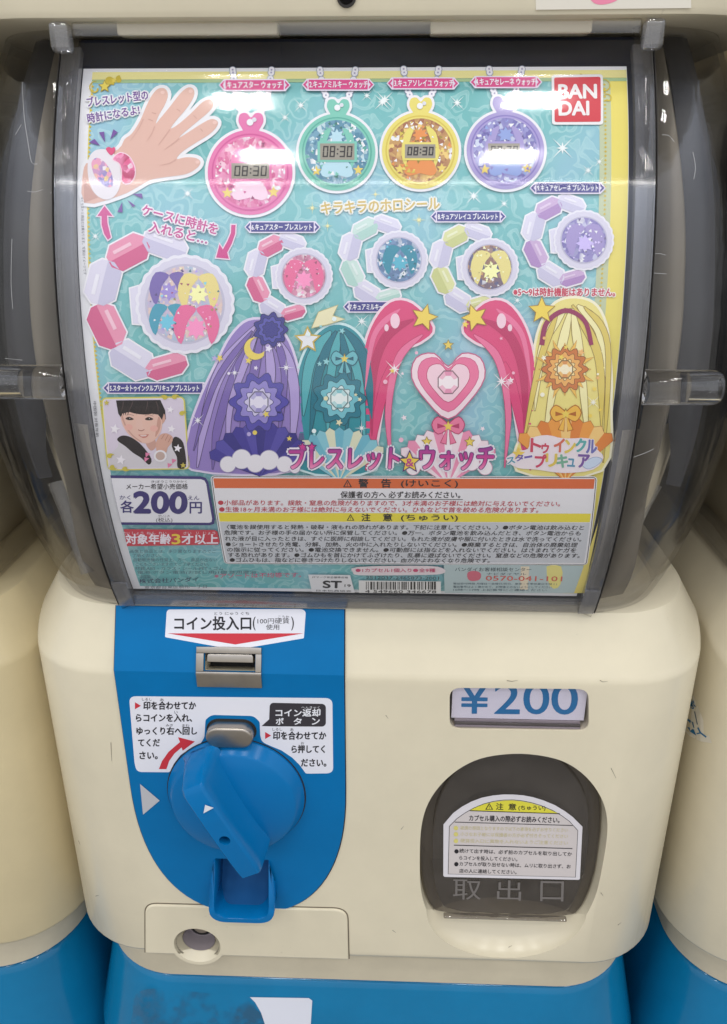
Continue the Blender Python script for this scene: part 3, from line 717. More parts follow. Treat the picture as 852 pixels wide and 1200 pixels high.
# ------------------------------------------------------------------ price card in the small window
PC = Plane((0, .0032, 0), (1, 0, 0), (0, 0, 1))
def ZP(x, y): return (x/4.26+510, y/4.26+780)
price = plate(PC, [(wx0+.0015, wz0+.0042), (wx1-.0015, wz0+.0042), (wx1-.0015, .0052), (wx0+.0015, .0052)], -.0006, 0, 'price_card', ink((240, 238, 246)))
price['label'] = 'white price card reading ¥200 in blue behind the small rounded window'; price['category'] = 'price card'
p = Print(PC, .0001); CB = (22, 122, 178)
for t, x0, x1 in (('¥', 124, 266), ('2', 296, 420), ('0', 441, 566), ('0', 581, 709)): p.text(t, ZP(x0, 236+x0*.01), ZP(x1, 236+x1*.01), 36, CB, 0, .012)
p.build('price_lettering', price)

# ------------------------------------------------------------------ picture card behind the front window (all print lies on the curved card)
PAPER = (238, 238, 242)
cx0, cx1 = -.1046, .0954
z0c, z1c = -.0945, .1260                          # arc lengths below / above the belly of the window
card = plate(CARD, [(cx0, z0c), (cx1, z0c), (cx1, z1c), (cx0, z1c)], -.0005, 0, 'picture_card', ink(PAPER))
card['label'] = 'glossy picture card of toy watches and bracelets curved behind the clear front window'; card['category'] = 'display card'
H0 = .00005
def cpr(): return Print(CARD, H0)
p = cpr()                                         # printed ground
gx0, gx1, gz0, gz1 = cx0+.0036, cx1-.0002, z0c+.0022, z1c-.0016
p.uv([(gx0, gz0), (gx1, gz0), (gx1, gz1), (gx0, gz1)], paper_art(), 0)
YEL, YEL2, GOLD = (238, 222, 110), (246, 236, 160), (214, 190, 62)
ye0, ye1 = cx1-.0062, cx1-.0002
p.uv([(ye0, gz0), (ye1, gz0), (ye1, gz1), (ye0, gz1)], YEL, 1); p.uv([(ye0-.0042, gz0), (ye0, gz0), (ye0, gz1), (ye0-.0042, gz1)], (196, 206, 170), 1)
p.uv([(gx0, gz1-.0032), (gx1, gz1-.0032), (gx1, gz1), (gx0, gz1)], YEL2, 2); p.uv([(gx0, gz1-.0046), (gx1, gz1-.0046), (gx1, gz1-.0033), (gx0, gz1-.0033)], (170, 200, 150), 2)
k = int((gz1-gz0-.09)/.0016)
for i in range(k):                                # beaded frame line down the left and right sides
    v = gz1-.006-i*.0016
    for u in (gx0+.0006, ye0-.0021): p.uv([(u-.0005, v), (u, v-.0005), (u+.0005, v), (u, v+.0005)], GOLD, 2)
p.uv([(gx0, gz0+.08), (gx0+.00035, gz0+.08), (gx0+.00035, gz1), (gx0, gz1)], YEL, 1)
p.build('printed_ground', card)

def sparkle(p, x, y, r, col=(244, 250, 250), lay=3, rot=45): p.star(x, y, r, col, lay, 4, .07, rot); p.star(x, y, r*.42, col, lay+.4, 4, .3, rot+45)
for x, y, r in ((659, 174, 17), (689, 200, 10), (555, 230, 13), (535.6, 121, 12), (451, 117.5, 14), (352.6, 124, 11), (334, 138, 9), (430, 112.6, 9), (448, 120, 13), (220, 227, 11), (424, 376.5, 12), (590.6, 239, 8), (606, 352, 8), (702, 190, 8), (112, 277, 9), (640, 300, 8), (420, 330, 8), (222, 150, 7)): p = cpr(); sparkle(p, x, y, r); p.build('printed_sparkle', card)
for x, y, r in ((366, 244, 8), (384, 265, 7), (491, 258, 9), (440, 228, 6)): p = cpr(); sparkle(p, x, y, r, (250, 240, 170), 3, 0); p.build('printed_sparkle', card)
# gilt scroll ornaments in the top corners
for (ox, oy, sx) in ((104, 88, 1), (716, 86, -1)):
    p = cpr()
    for rr, a0, a1, dx, dy in ((9, 0, 300, 8, 16), (7, 100, 420, 24, 8), (6, 40, 330, 4, 30), (5, 0, 300, 36, 6)):
        pts = [(ox+sx*(dx+rr*(.3+.7*(a-a0)/(a1-a0))*math.cos(math.radians(a))), oy+dy+rr*(.3+.7*(a-a0)/(a1-a0))*math.sin(math.radians(a))) for a in range(a0, a1, 20)]
        p.line(pts, 2.2, GOLD, 4, 0, .8)
    p.star(ox+sx*19, oy+14, 6.5, (236, 214, 90), 5, border=(170, 150, 60), bw=1); p.star(ox+sx*30, oy+7, 3.5, (236, 214, 90), 5)
    p.build('printed_scroll', card)

# photograph of a hand wearing the bracelet
def Z1(x, y): return (x/4.26+85, y/4.26+70)
hand = [(62, 716), (60, 540), (110, 510), (230, 450), (262, 400), (298, 372), (338, 310), (372, 232), (398, 182), (428, 150), (462, 148), (478, 178), (464, 226), (432, 282), (418, 322), (440, 296), (488, 238), (540, 172), (578, 143), (606, 152), (606, 190), (570, 248), (520, 306), (492, 346), (524, 330), (588, 276), (650, 216), (690, 203), (706, 226), (684, 262), (618, 318), (560, 366), (534, 392), (566, 374), (634, 330), (692, 300), (724, 310), (722, 336), (684, 376), (610, 422), (548, 464), (522, 498), (566, 490), (618, 494), (640, 514), (622, 544), (566, 574), (470, 588), (392, 602), (330, 636), (236, 682)]
HP = [Z1(*a) for a in hand]
p = cpr(); p.px(HP, (228, 186, 172), 6, 3, (240, 240, 244), 4.2, 5)
SH = (206, 158, 146)
for pts in ([(412, 336), (398, 372), (372, 412)], [(488, 352), (462, 388), (430, 430)], [(534, 398), (500, 424), (462, 452)], [(520, 500), (486, 520), (440, 530)], [(356, 300), (330, 352), (290, 410)]): p.line([Z1(*a) for a in pts], 1.6, (216, 170, 158), 7, 5, .4)
for x, y in ((452, 168), (592, 162), (692, 220), (712, 318), (626, 514)): p.disc(*Z1(x, y), 2.6, (240, 202, 192), 7, .8, 14)
for pts in ([(398, 268), (420, 274)], [(522, 250), (540, 262)], [(606, 282), (622, 298)], [(640, 348), (652, 362)], [(380, 300), (404, 310)]): p.line([Z1(*a) for a in pts], .7, SH, 7)
p.px([Z1(*a) for a in ((60, 716), (60, 600), (130, 690))], SH, 7)
# worn bracelet and watch face seen edge-on
p.px([Z1(*a) for a in ((78, 536), (92, 480), (130, 452), (190, 458), (226, 500), (244, 570), (238, 640), (206, 690), (160, 700), (112, 668), (86, 610))], (236, 230, 236), 8, 4)
p.px([Z1(*a) for a in ((98, 520), (122, 494), (160, 512), (194, 560), (206, 620), (186, 640), (146, 620), (112, 580))], holo((150, 140, 200), (232, 160, 190), (232, 206, 140)), 9, 4)
p.px([Z1(*a) for a in ((206, 500), (240, 470), (284, 488), (312, 540), (310, 590), (282, 622), (252, 610), (250, 560), (236, 520))], holo((222, 84, 140), (240, 150, 190), (190, 60, 110)), 9, 4, (250, 220, 232), 1.2, 8.5)
p.px([Z1(*a) for a in ((170, 452), (184, 440), (200, 446), (212, 440), (216, 458), (196, 482))], (226, 80, 130), 10, 3)
p.build('printed_hand', card)

PUR, MAG = (112, 66, 150), (206, 74, 150)
for a, bq, c in (((85, 416), (140, 432), (112, 398)), ((134, 366), (164, 416), (160, 362)), ((190, 402), (228, 366), (206, 350)), ((226, 762), (252, 764), (250, 712)), ((276, 702), (302, 738), (316, 730)), ((300, 672), (352, 696), (348, 670))): p = cpr(); p.px([Z1(*a), Z1(*bq), Z1(*c)], (118, 78, 160), 6); p.build('printed_tick', card)
p = cpr()
p.text('ブレスレット型の', (103.4, 126.6), (174.5, 117.8), 11.5, PUR, 8, .02, PAPER, 2.2)
p.text('時計になるよ!', (104.2, 145.4), (164.6, 134.8), 11, PUR, 8, .02, PAPER, 2.2)
p.build('printed_caption', card)
p = cpr()
p.text('ケースに時計を', (166.6, 252.4), (254, 276), 12.5, MAG, 16, .025, (246, 236, 244), 2.2)
p.text('入れると…', (175, 272), (242.8, 287), 12, MAG, 16, .025, (246, 236, 244), 2.2)
def Z4(x, y): return (x/4.057+90, y/4.057+230)
p.build('printed_caption', card); p = cpr()
p.px([Z4(*a) for a in ((100, 95), (134, 48), (172, 96), (146, 92), (148, 130), (164, 196), (150, 208), (132, 180), (120, 136), (120, 96))], (212, 84, 150), 6, 0, (244, 220, 236), 1.5, 5); p.build('printed_arrow', card); p = cpr()
p.px([Z4(*a) for a in ((736, 138), (756, 138), (754, 180), (738, 226), (716, 268), (724, 298), (664, 292), (680, 230), (696, 254), (718, 214), (734, 176))], (212, 66, 140), 6, 0, (244, 220, 236), 1.5, 5)
p.build('printed_arrow', card)

# four pendant watches
def watch(c, r, hc, body_c, dark_c, pale, h3, lcd, cap, chains, lcap):
    p = cpr(); x, y = c
    for ch in chains:
        n = int(sum(math.hypot(b[0]-a[0], b[1]-a[1]) for a, b in zip(ch, ch[1:]))/5.2); S = smooth_open(ch, 12)
        for i in range(n+1):
            q = S[min(len(S)-1, round(i*(len(S)-1)/n))]; p.disc(*q, 4.3, (156, 166, 190), 5.6+(i % 2)*.1, 1, 14); p.disc(*q, 3.6, (244, 242, 248), 6+(i % 2)*.4, 1, 14); p.disc(*q, 1.1, (176, 170, 200), 7, 1, 8)
    hx, hy = hc
    heart = [(hx+r*.25*a, hy+2+r*.25*bq) for a, bq in ((0, -.45), (.4, -.85), (.95, -.75), (1.1, -.1), (.75, .6), (.5, 1.2), (-.5, 1.2), (-.75, .6), (-1.1, -.1), (-.95, -.75), (-.4, -.85))]
    p.px(heart, body_c, 9, 3, (242, 240, 246), 3.0, 8)
    p.disc(x, y, r, (242, 240, 246), 8.3, 1, 56); p.disc(x, y, r*.935, body_c, 10, 1, 56); p.disc(x, y, r*.85, dark_c, 11, 1, 56); p.disc(x, y, r*.815, body_c, 11.5, 1, 48); p.disc(x, y, r*.775, h3, 12, 1, 48)
    p.disc(hx-1, hy+2, r*.075, (244, 244, 248), 12.5, 1, 14); p.disc(hx+4, hy-1, r*.05, (226, 226, 236), 12.5, 1, 12)
    for _ in range(84):                           # glitter flakes
        t, q = random.uniform(0, 2*math.pi), r*.74*math.sqrt(random.random()); gx, gy = x+q*math.cos(t), y+q*math.sin(t); g = random.uniform(1.2, 3.4); a0 = random.uniform(0, 6)
        p.px([(gx+g*math.cos(a0+d), gy+g*math.sin(a0+d)) for d in (0, random.uniform(1.6, 2.4), random.uniform(3.6, 4.6))], random.choice((pale, (246, 246, 250), body_c, dark_c, tuple(int(v*.72) for v in dark_c), (252, 252, 252))), (12.1 if _ < 46 else 14.1)+.01*_)
    # plain ribbon bands and a fan in the watch's colours under the display
    for sgn in (-1, 1): p.px([(x+sgn*r*.14, y-r*.58), (x+sgn*r*.38, y-r*.42), (x+sgn*r*.46, y+r*.10), (x+sgn*r*.34, y+r*.42), (x+sgn*r*.32, y+r*.05), (x+sgn*r*.24, y-r*.28)], body_c, 13, 3)
    p.px([(x-r*.22, y+r*.18), (x+r*.22, y+r*.18), (x+r*.40, y+r*.5), (x+r*.26, y+r*.62), (x, y+r*.56), (x-r*.26, y+r*.62), (x-r*.40, y+r*.5)], pale, 13.5, 2)
    p.star(x, y-r*.36, r*.2, pale, 14, 8, .6); p.star(x-r*.5, y+r*.46, r*.13, (240, 214, 110), 14); p.star(x+r*.52, y+r*.44, r*.13, (240, 214, 110), 14)
    ax, ay, bx, by = lcd
    p.px([(ax-3, ay-2.5), (bx+3, ay-2.5), (bx+3, by+2.5), (ax-3, by+2.5)], body_c, 15); p.px([(ax, ay), (bx, ay), (bx, by), (ax, by)], (160, 154, 142), 16)
    # seven-segment 08:30
    w = (bx-ax)
    def seg(px0, d, hgt, wd):
        t = 1.55; y0, y1 = by-3.0, by-3.0-hgt; ym = (y0+y1)/2; sk = .9
        S = {'a': (px0, y1, px0+wd, y1+t), 'g': (px0, ym-t/2, px0+wd, ym+t/2), 'd': (px0, y0-t, px0+wd, y0), 'f': (px0, y1, px0+t, ym-.2), 'b': (px0+wd-t, y1, px0+wd, ym-.2), 'e': (px0, ym+.2, px0+t, y0), 'c': (px0+wd-t, ym+.2, px0+wd, y0)}
        for s in {'0': 'abcdef', '8': 'abcdefg', '3': 'abgcd'}[d]:
            X0, Y0, X1, Y1 = S[s]; f = lambda yy: sk*(y0-yy)/hgt
            p.px([(X0+f(Y0), Y0), (X1+f(Y0), Y0), (X1+f(Y1), Y1), (X0+f(Y1), Y1)], (52, 48, 50), 17+{'a': 0, 'g': 0, 'd': 0, 'f': .3, 'b': .3, 'e': .3, 'c': .3}[s])
    hgt = (by-ay)-6; wd = w*.155
    for d, f in (('0', .07), ('8', .27), ('3', .565), ('0', .77)): seg(ax+w*f, d, hgt, wd)
    p.disc(ax+w*.505, by-3-hgt*.3, 1, (52, 48, 50), 17, 1, 8); p.disc(ax+w*.515, by-3-hgt*.7, 1, (52, 48, 50), 17, 1, 8)
    p.build('printed_watch', card)
    p = cpr(); (x0, yy, x1), (t0, t1) = cap, lcap
    ribbon(p, x0, x1, yy, 5.6, (222, 74, 140)); return p, x0, x1, yy, t0, t1
def ribbon(p, x0, x1, y, h, col):
    rim = (236, 226, 244)
    p.px([(x0, y), (x0+6, y-h-1.5), (x1-6, y-h-1.5), (x1, y), (x1-6, y+h+1.5), (x0+6, y+h+1.5)], rim, 14)
    p.px([(x0+8, y-h), (x1-8, y-h), (x1-8, y+h), (x0+8, y+h)], col, 15)
    for x, d in ((x0, 1), (x1, -1)): p.px([(x+d*1.5, y), (x+d*6.6, y-h+.4), (x+d*6.6, y-h+3), (x+d*4.4, y), (x+d*6.6, y+h-3), (x+d*6.6, y+h-.4)], col, 15)
def wcap(r, t, d=0):
    p, x0, x1, yy, t0, t1 = r; p.text(t, (t0, yy+3.9), (t1, yy+3.9), 7.8, (246, 240, 248), 16, .028); p.build('printed_name_ribbon', card)
PK, PKD, PKL = (232, 122, 178), (216, 90, 156), (248, 214, 232)
wcap(watch((293.5, 203), 53, (294.5, 143), PK, PKD, PKL, holo((232, 150, 190), (214, 96, 150), (240, 196, 214)), (272, 193, 316, 211), (257, 102, 341), [[(273, 83), (277, 112), (284, 136)], [(318.5, 83), (314, 112), (306, 134)]], (263, 331)), '1.キュアスター ウォッチ')
GR, GRD, GRL = (128, 204, 186), (92, 176, 160), (190, 226, 240)
wcap(watch((395, 179.5), 48, (396.5, 126), GR, GRD, GRL, holo((110, 160, 186), (70, 130, 160), (196, 220, 226)), (375.5, 170, 415.5, 189), (354, 101.5, 439), [[(375, 83), (379, 104), (386, 122)], [(416.5, 83), (412, 104), (406, 120)]], (363, 431)), '2.キュアミルキー ウォッチ')
YW, YWD, YWL = (236, 222, 118), (220, 198, 84), (236, 150, 84)
wcap(watch((492.5, 177.5), 48, (493, 124), YW, YWD, YWL, holo((196, 150, 90), (160, 100, 70), (238, 204, 120)), (474.5, 171, 510, 187), (453, 100, 538), [[(473, 82), (477, 104), (484, 120)], [(514, 82), (509, 104), (502, 118)]], (462, 531)), '3.キュアソレイユ ウォッチ')
VI, VID, VIL = (172, 160, 214), (140, 126, 196), (150, 170, 226)
wcap(watch((592, 177.5), 48.5, (590.5, 123), VI, VID, VIL, holo((150, 150, 206), (110, 104, 176), (206, 214, 236)), (571.5, 170, 608.5, 187), (550, 98.5, 635), [[(573, 82), (577, 103), (582, 118)], [(611.5, 82), (606, 103), (599, 117)]], (557, 627)), '4.キュアセレーネ ウォッチ')

# maker's mark
p = cpr()
p.uv(rounded([CARD.inv(*a) for a in ((646, 89), (706, 88), (706.5, 147), (646.5, 147))], .0012, 4), (242, 240, 242), 6)
p.uv(rounded([CARD.inv(*a) for a in ((649, 92), (703.3, 91.2), (703.6, 143.6), (649.6, 144))], .0008, 4), (216, 62, 76), 7)
p.text('BAN', (654.5, 116.3), (698.5, 116), 15.6, (246, 242, 242), 8, .05); p.text('DAI', (655, 136), (689.5, 135.6), 15.6, (246, 242, 242), 8, .05)
p.build('printed_maker_mark', card)
p = cpr(); p.text('キラキラのホロシール', (377, 251.5), (515, 245.5), 13.5, (214, 184, 92), 8, .03, (246, 244, 236), 2.4); p.build('printed_caption', card)
p = cpr(); p.text('※5〜9は時計機能はありません。', (601.5, 347), (720, 347.4), 9.6, (206, 56, 86), 8, .03, (246, 240, 240), 1.6)
for t, x0, x1 in (('とけい', 645, 660), ('きのう', 667, 681)): p.text(t, (x0, 336.6), (x1, 336.6), 2.8, (206, 56, 86), 8, .02)
p.build('printed_note', card)

# bracelets of faceted beads round a scalloped medallion
def bracelet(c, r, ri, col, col2, pale, h3, bands):
    p = cpr(); x, y = c; k = r/33.5; LIL = (226, 222, 240); LIL2 = (204, 200, 226)
    for i, (dx, dy, a, L_, W_) in enumerate(((-39.5, -36, -28, 30, 20), (-14, -41, 20, 31, 17), (-57, -15, -76, 31, 22), (-54.5, 15, 64, 32, 21), (-37, 38.5, 32, 31, 21), (-13, 43, -16, 29, 15))):
        b = i in (0, 3, 5); main, dk = (col, col2) if b else (LIL, LIL2); L2, W2 = L_/2*k, W_/2*k
        ca, sa = math.cos(math.radians(a)), math.sin(math.radians(a)); bx, by = x+dx*k, y+dy*k
        T = lambda u, v: (bx+u*ca-v*sa, by+u*sa+v*ca)
        octg = [(-L2, -W2*.4), (-L2*.62, -W2), (L2*.62, -W2), (L2, -W2*.4), (L2, W2*.4), (L2*.62, W2), (-L2*.62, W2), (-L2, W2*.4)]
        p.px([T(*q) for q in octg], main, 9, 0, (244, 242, 248), 1.9, 8+i*.1)
        p.px([T(-L2, 0), T(-L2, W2*.4), T(-L2*.62, W2), T(L2*.62, W2), T(L2, W2*.4), T(L2, 0)], dk, 10)
        p.px([T(-L2*.62, -W2*.55), T(L2*.3, -W2*.55), T(L2*.3, -W2*.3), T(-L2*.62, -W2*.3)], pale if b else (240, 238, 248), 10.3)
    p.px([(x-r*1.14, y-r*.32), (x-r*.8, y-r*.42), (x-r*.8, y+r*.42), (x-r*1.08, y+r*.40)], LIL, 9.5, 0, (244, 242, 248), 1.6, 8.9)
    p.disc(x, y, r, (238, 236, 246), 11, 1, 132, 0, .035, 26); p.disc(x, y, r*.94, (220, 216, 234), 11.6, 1, 132, 0, .03, 26); p.disc(x, y, ri*1.06, (196, 192, 214), 12.2, 1, 48); p.disc(x, y, ri, h3, 13, 1, 48)
    for _ in range(90 if r > 40 else 52):
        t, q = random.uniform(0, 2*math.pi), ri*.95*math.sqrt(random.random()); gx, gy = x+q*math.cos(t), y+q*math.sin(t); g = random.uniform(.9, 2.4); a0 = random.uniform(0, 6); bc = random.choice(bands)[3]
        p.px([(gx+g*math.cos(a0+d), gy+g*math.sin(a0+d)) for d in (0, random.uniform(1.6, 2.4), random.uniform(3.6, 4.6))], random.choice(((246, 246, 250), tuple(min(255, v+60) for v in bc), tuple(int(v*.7) for v in bc))), (13.0 if _ % 2 else 14.5)+.006*_)
    for (dx, dy, s, cc) in bands:                 # plain bows and swirls in the print's colours
        for sgn in (-1, 1): p.px([(x+ri*(dx), y+ri*(dy-.34*s)), (x+ri*(dx+sgn*.42*s), y+ri*(dy-.42*s)), (x+ri*(dx+sgn*.62*s), y+ri*(dy+.1*s)), (x+ri*(dx+sgn*.4*s), y+ri*(dy+.6*s)), (x+ri*(dx+sgn*.22*s), y+ri*dy)], cc, 13.6+.1*bands.index((dx, dy, s, cc)), 3)
        p.star(x+ri*dx, y+ri*(dy+.18*s), ri*.3*s, tuple(min(255, v+42) for v in cc), 14.4, 8, .62)
    p.build('printed_bracelet', card)
def ncap(t, x0, x1, y, t0, t1):
    p = cpr(); ribbon(p, x0, x1, y, 5.4, (60, 56, 138)); p.text(t, (t0, y+3.7), (t1, y+3.7), 7.4, (244, 244, 250), 16, .028); p.build('printed_name_ribbon', card)
BP, BP2 = (236, 150, 180), (214, 96, 142)
bracelet((217.5, 356.5), 56.5, 44, BP, BP2, (248, 200, 216), holo((190, 180, 214), (226, 200, 190), (170, 190, 214)), [(-.42, -.48, .85, (122, 104, 176)), (.36, -.42, .9, (238, 220, 140)), (-.46, .34, .8, (70, 160, 186)), (.3, .46, 1.0, (236, 110, 160))])
bracelet((356.5, 324), 33, 25.2, BP, BP2, (248, 200, 216), holo((214, 140, 170), (180, 110, 140), (236, 200, 210)), [(0, -.1, 1.5, (236, 108, 156))])
bracelet((467.5, 305), 33.5, 25.5, (206, 230, 222), (176, 214, 204), (228, 242, 238), holo((120, 150, 190), (90, 120, 160), (200, 214, 226)), [(.05, -.1, 1.3, (42, 140, 164))])
bracelet((573.5, 313.5), 33.5, 25.5, (224, 226, 164), (204, 208, 138), (240, 242, 204), holo((150, 110, 90), (90, 90, 130), (220, 170, 100)), [(.05, -.1, 1.5, (236, 222, 140))])
bracelet((683.5, 282), 34.5, 26, (206, 176, 216), (176, 138, 196), (228, 206, 234), holo((150, 140, 196), (120, 110, 176), (196, 196, 224)), [(.05, -.1, 1.4, (166, 150, 206))])
ncap('5.スター☆トゥインクルプリキュア ブレスレット', 121, 246, 454, 130, 234)
ncap('6.キュアスター ブレスレット', 287, 376, 267, 295.5, 366)
ncap('7.キュアミルキー ブレスレット', 402, 490, 359.6, 410, 481)
ncap('8.キュアソレイユ ブレスレット', 504, 593, 254.8, 513, 583)
ncap('9.キュアセレーネ ブレスレット', 620, 709, 221.6, 629, 700)

# ---- plain ribbon-and-gem artwork in four colours (generic stand-ins of the printed picture's size and hues)
def swoosh(p, pts, w0, w1, col, lay, rim=None, rw=1.2):
    S = smooth_open(pts, 8); l, r = [], []; k = len(S)
    for i, q in enumerate(S):
        a, b = S[max(0, i-1)], S[min(k-1, i+1)]; d = Vector((b[0]-a[0], b[1]-a[1])); d.normalize(); t = i/(k-1)
        w = (w0*(1-t)+w1*t)*min(1, .15+3.2*t)*min(1, .12+3*(1-t))/2
        l.append((q[0]-d.y*w, q[1]+d.x*w)); r.append((q[0]+d.y*w, q[1]-d.x*w))
    p.px(l+r[::-1], col, lay, 0, rim, rw, lay-.25 if rim else None)
def gem(p, x, y, r, c0, c1, c2, lay, n=8):
    q = [(x+r*math.cos(math.pi*2*(i+.5)/n), y+r*1.12*math.sin(math.pi*2*(i+.5)/n)) for i in range(n)]
    p.px(q, c1, lay, 0, tuple(int(v*.55) for v in c1), 1.3, lay-.2)
    for i in range(n):
        a, b = q[i], q[(i+1) % n]; m = lambda u: (x+(u[0]-x)*.6, y+(u[1]-y)*.6)
        p.px([a, b, m(b), m(a)], (c0, c1, c2, c1)[(i+1) % 4], lay+.4)
    p.px([(x+(u[0]-x)*.6, y+(u[1]-y)*.6) for u in q], c0, lay+.4)
def bow(p, x, y, r, c, dk, lay):
    for s in (-1, 1):
        p.px([(x, y-r*.1), (x+s*r*.7, y-r*.62), (x+s*r*1.1, y-r*.1), (x+s*r*.7, y+r*.5), (x, y+r*.12)], c, lay, 3, dk, 1.1, lay-.3); p.px([(x+s*r*.15, y), (x+s*r*.75, y-r*.2), (x+s*r*.75, y+r*.15)], dk, lay+.3)
        p.px([(x+s*r*.05, y+r*.1), (x+s*r*.5, y+r*1.1), (x+s*r*.16, y+r*1.2)], c, lay-.1, 0, dk, .9, lay-.4)
    p.star(x, y, r*.36, (240, 212, 96), lay+.6, border=(150, 120, 50), bw=.9)
LN = (70, 56, 96)
def heart(p, x, y, r, c, lay, rim, rw=1.2):
    p.px([(x+r*a, y+r*b_) for a, b_ in ((0, -.45), (.4, -.82), (.9, -.7), (1.02, -.15), (.6, .5), (0, 1.0), (-.6, .5), (-1.02, -.15), (-.9, -.7), (-.4, -.82))], c, lay, 3, rim, rw, lay-.25)
def rosette(p, x, y, r, cols, lay, n=12):
    for k, (c, f) in enumerate(zip(cols, (1, .74, .48))):
        p.px([(x+r*f*(1+.13*math.cos(n*t))*math.cos(t), y+r*f*(1+.13*math.cos(n*t))*math.sin(t)) for t in [2*math.pi*i/(n*6) for i in range(n*6)]], c, lay+k*.35, 0, tuple(int(v*.6) for v in cols[0]), .7, lay+k*.35-.1)
def fan(p, x, y, r, a0, a1, cols, lay, rim, n=9, sq=1.0):
    for i in range(n):
        b0, b1 = (math.radians(a0+(a1-a0)*(i+k)/n) for k in (0, 1)); m = (b0+b1)/2
        p.px([(x, y), (x+r*math.cos(b0), y+r*sq*math.sin(b0)), (x+r*1.07*math.cos(m), y+r*1.07*sq*math.sin(m)), (x+r*math.cos(b1), y+r*sq*math.sin(b1))], cols[i % len(cols)], lay+.02*i, 0, rim, .5, lay-.15)
def puffs(p, pts, c, lay, rim):
    for x, y, r in pts: p.disc(x, y, r+.8, rim, lay-.2-.01*pts.index((x, y, r)), 1, 28)
    for x, y, r in pts: p.disc(x, y, r, c, lay+.01*pts.index((x, y, r)), 1, 28)
p = cpr()                                         # violet bouquet of ribbons
V1, V2, V3 = (150, 128, 196), (126, 104, 178), (182, 162, 218)
p.px([(226, 548), (222, 510), (238, 462), (256, 424), (272, 394), (292, 376), (318, 378), (338, 400), (350, 440), (354, 490), (348, 548)], V1, 17, 4, (226, 214, 240), 3, 16)
for i, (pts, a, bq, c) in enumerate((([(300, 382), (262, 430), (244, 480), (232, 546)], 16, 9, V3), ([(306, 384), (276, 440), (256, 500), (250, 548)], 14, 7, V2), ([(312, 382), (338, 424), (346, 470), (340, 546)], 15, 8, V3), ([(296, 388), (254, 446), (228, 526)], 8, 4, V2), ([(324, 394), (334, 440), (326, 520)], 10, 4, V2), ([(304, 384), (286, 430), (270, 480), (268, 546)], 9, 5, V3), ([(308, 384), (298, 440), (286, 500), (290, 548)], 12, 6, V2), ([(312, 384), (318, 440), (308, 490), (314, 548)], 12, 6, V3))): swoosh(p, pts, a, bq, c, 18+i*.3, LN, .7)
fan(p, 306, 556, 62, 200, 340, [(64, 56, 150), (84, 76, 168), (52, 46, 132)], 20.6, (40, 34, 96), 11, .95)
rosette(p, 304, 470, 31, [(84, 76, 172), (150, 138, 208), (214, 206, 236)], 21.2, 10); gem(p, 304, 470, 11, (236, 230, 246), (196, 188, 226), (160, 150, 206), 22.6)
p.px([(300+13*math.cos(t), 408+13*math.sin(t)) for t in [math.radians(40+i*10) for i in range(24)]]+[(303.5+9.5*math.cos(t), 404.5+9.5*math.sin(t)) for t in [math.radians(270-i*10) for i in range(24)]], (238, 214, 100), 23)
rosette(p, 318, 386, 18, [(58, 56, 140), (88, 86, 176), (58, 56, 140)], 21.5, 9)
puffs(p, [(268, 542, 9), (284, 536, 11), (300, 541, 10), (316, 537, 11), (334, 542, 9), (346, 546, 6)], (238, 234, 240), 23, (170, 160, 196))
sparkle(p, 233, 491, 10, (246, 244, 250), 24); sparkle(p, 336, 430, 10, (246, 244, 250), 24, 0); sparkle(p, 276, 436, 8, (246, 244, 250), 24, 0)
p.build('printed_artwork', card)
p = cpr()                                         # teal bouquet
T1, T2, T3, TL = (40, 146, 160), (24, 118, 138), (84, 178, 186), (16, 76, 92)
p.px([(352, 548), (354, 490), (350, 440), (364, 402), (386, 382), (410, 384), (428, 404), (438, 440), (434, 490), (440, 548)], T1, 17, 4, (210, 238, 240), 3, 16)
for i, (pts, a, bq, c) in enumerate((([(388, 388), (364, 424), (356, 486)], 15, 8, T3), ([(404, 386), (428, 424), (436, 490)], 14, 8, T2), ([(394, 388), (374, 436), (364, 510)], 12, 6, T2), ([(402, 390), (420, 440), (428, 520)], 12, 6, T3), ([(398, 388), (388, 440), (384, 510)], 12, 6, T3), ([(400, 388), (408, 440), (406, 510)], 10, 6, T2))): swoosh(p, pts, a, bq, c, 18+i*.35, TL, .7)
fan(p, 398, 562, 62, 214, 326, [(136, 200, 214), (226, 226, 196), (110, 184, 204)], 20.6, (50, 110, 130), 11, .95)
rosette(p, 398, 466, 28, [(36, 124, 144), (120, 196, 208), (222, 240, 240)], 21.2, 9); gem(p, 398, 466, 10, (240, 248, 246), (190, 226, 228), (140, 204, 212), 22.6)
p.star(361, 398, 13, (240, 240, 244), 23, border=(206, 178, 80), bw=2); p.px([(366, 384), (374, 366), (396, 358), (390, 370), (404, 374), (384, 380)], (240, 232, 190), 22.6, 0, (190, 180, 120), .8, 22.3)
bow(p, 404, 420, 14, (110, 190, 200), (24, 96, 116), 22); sparkle(p, 424, 500, 9, (246, 250, 250), 24, 0)
p.build('printed_artwork', card)
p = cpr()                                         # pink arches with a heart
K1, K2, K3 = (226, 74, 128), (196, 48, 104), (240, 122, 164)
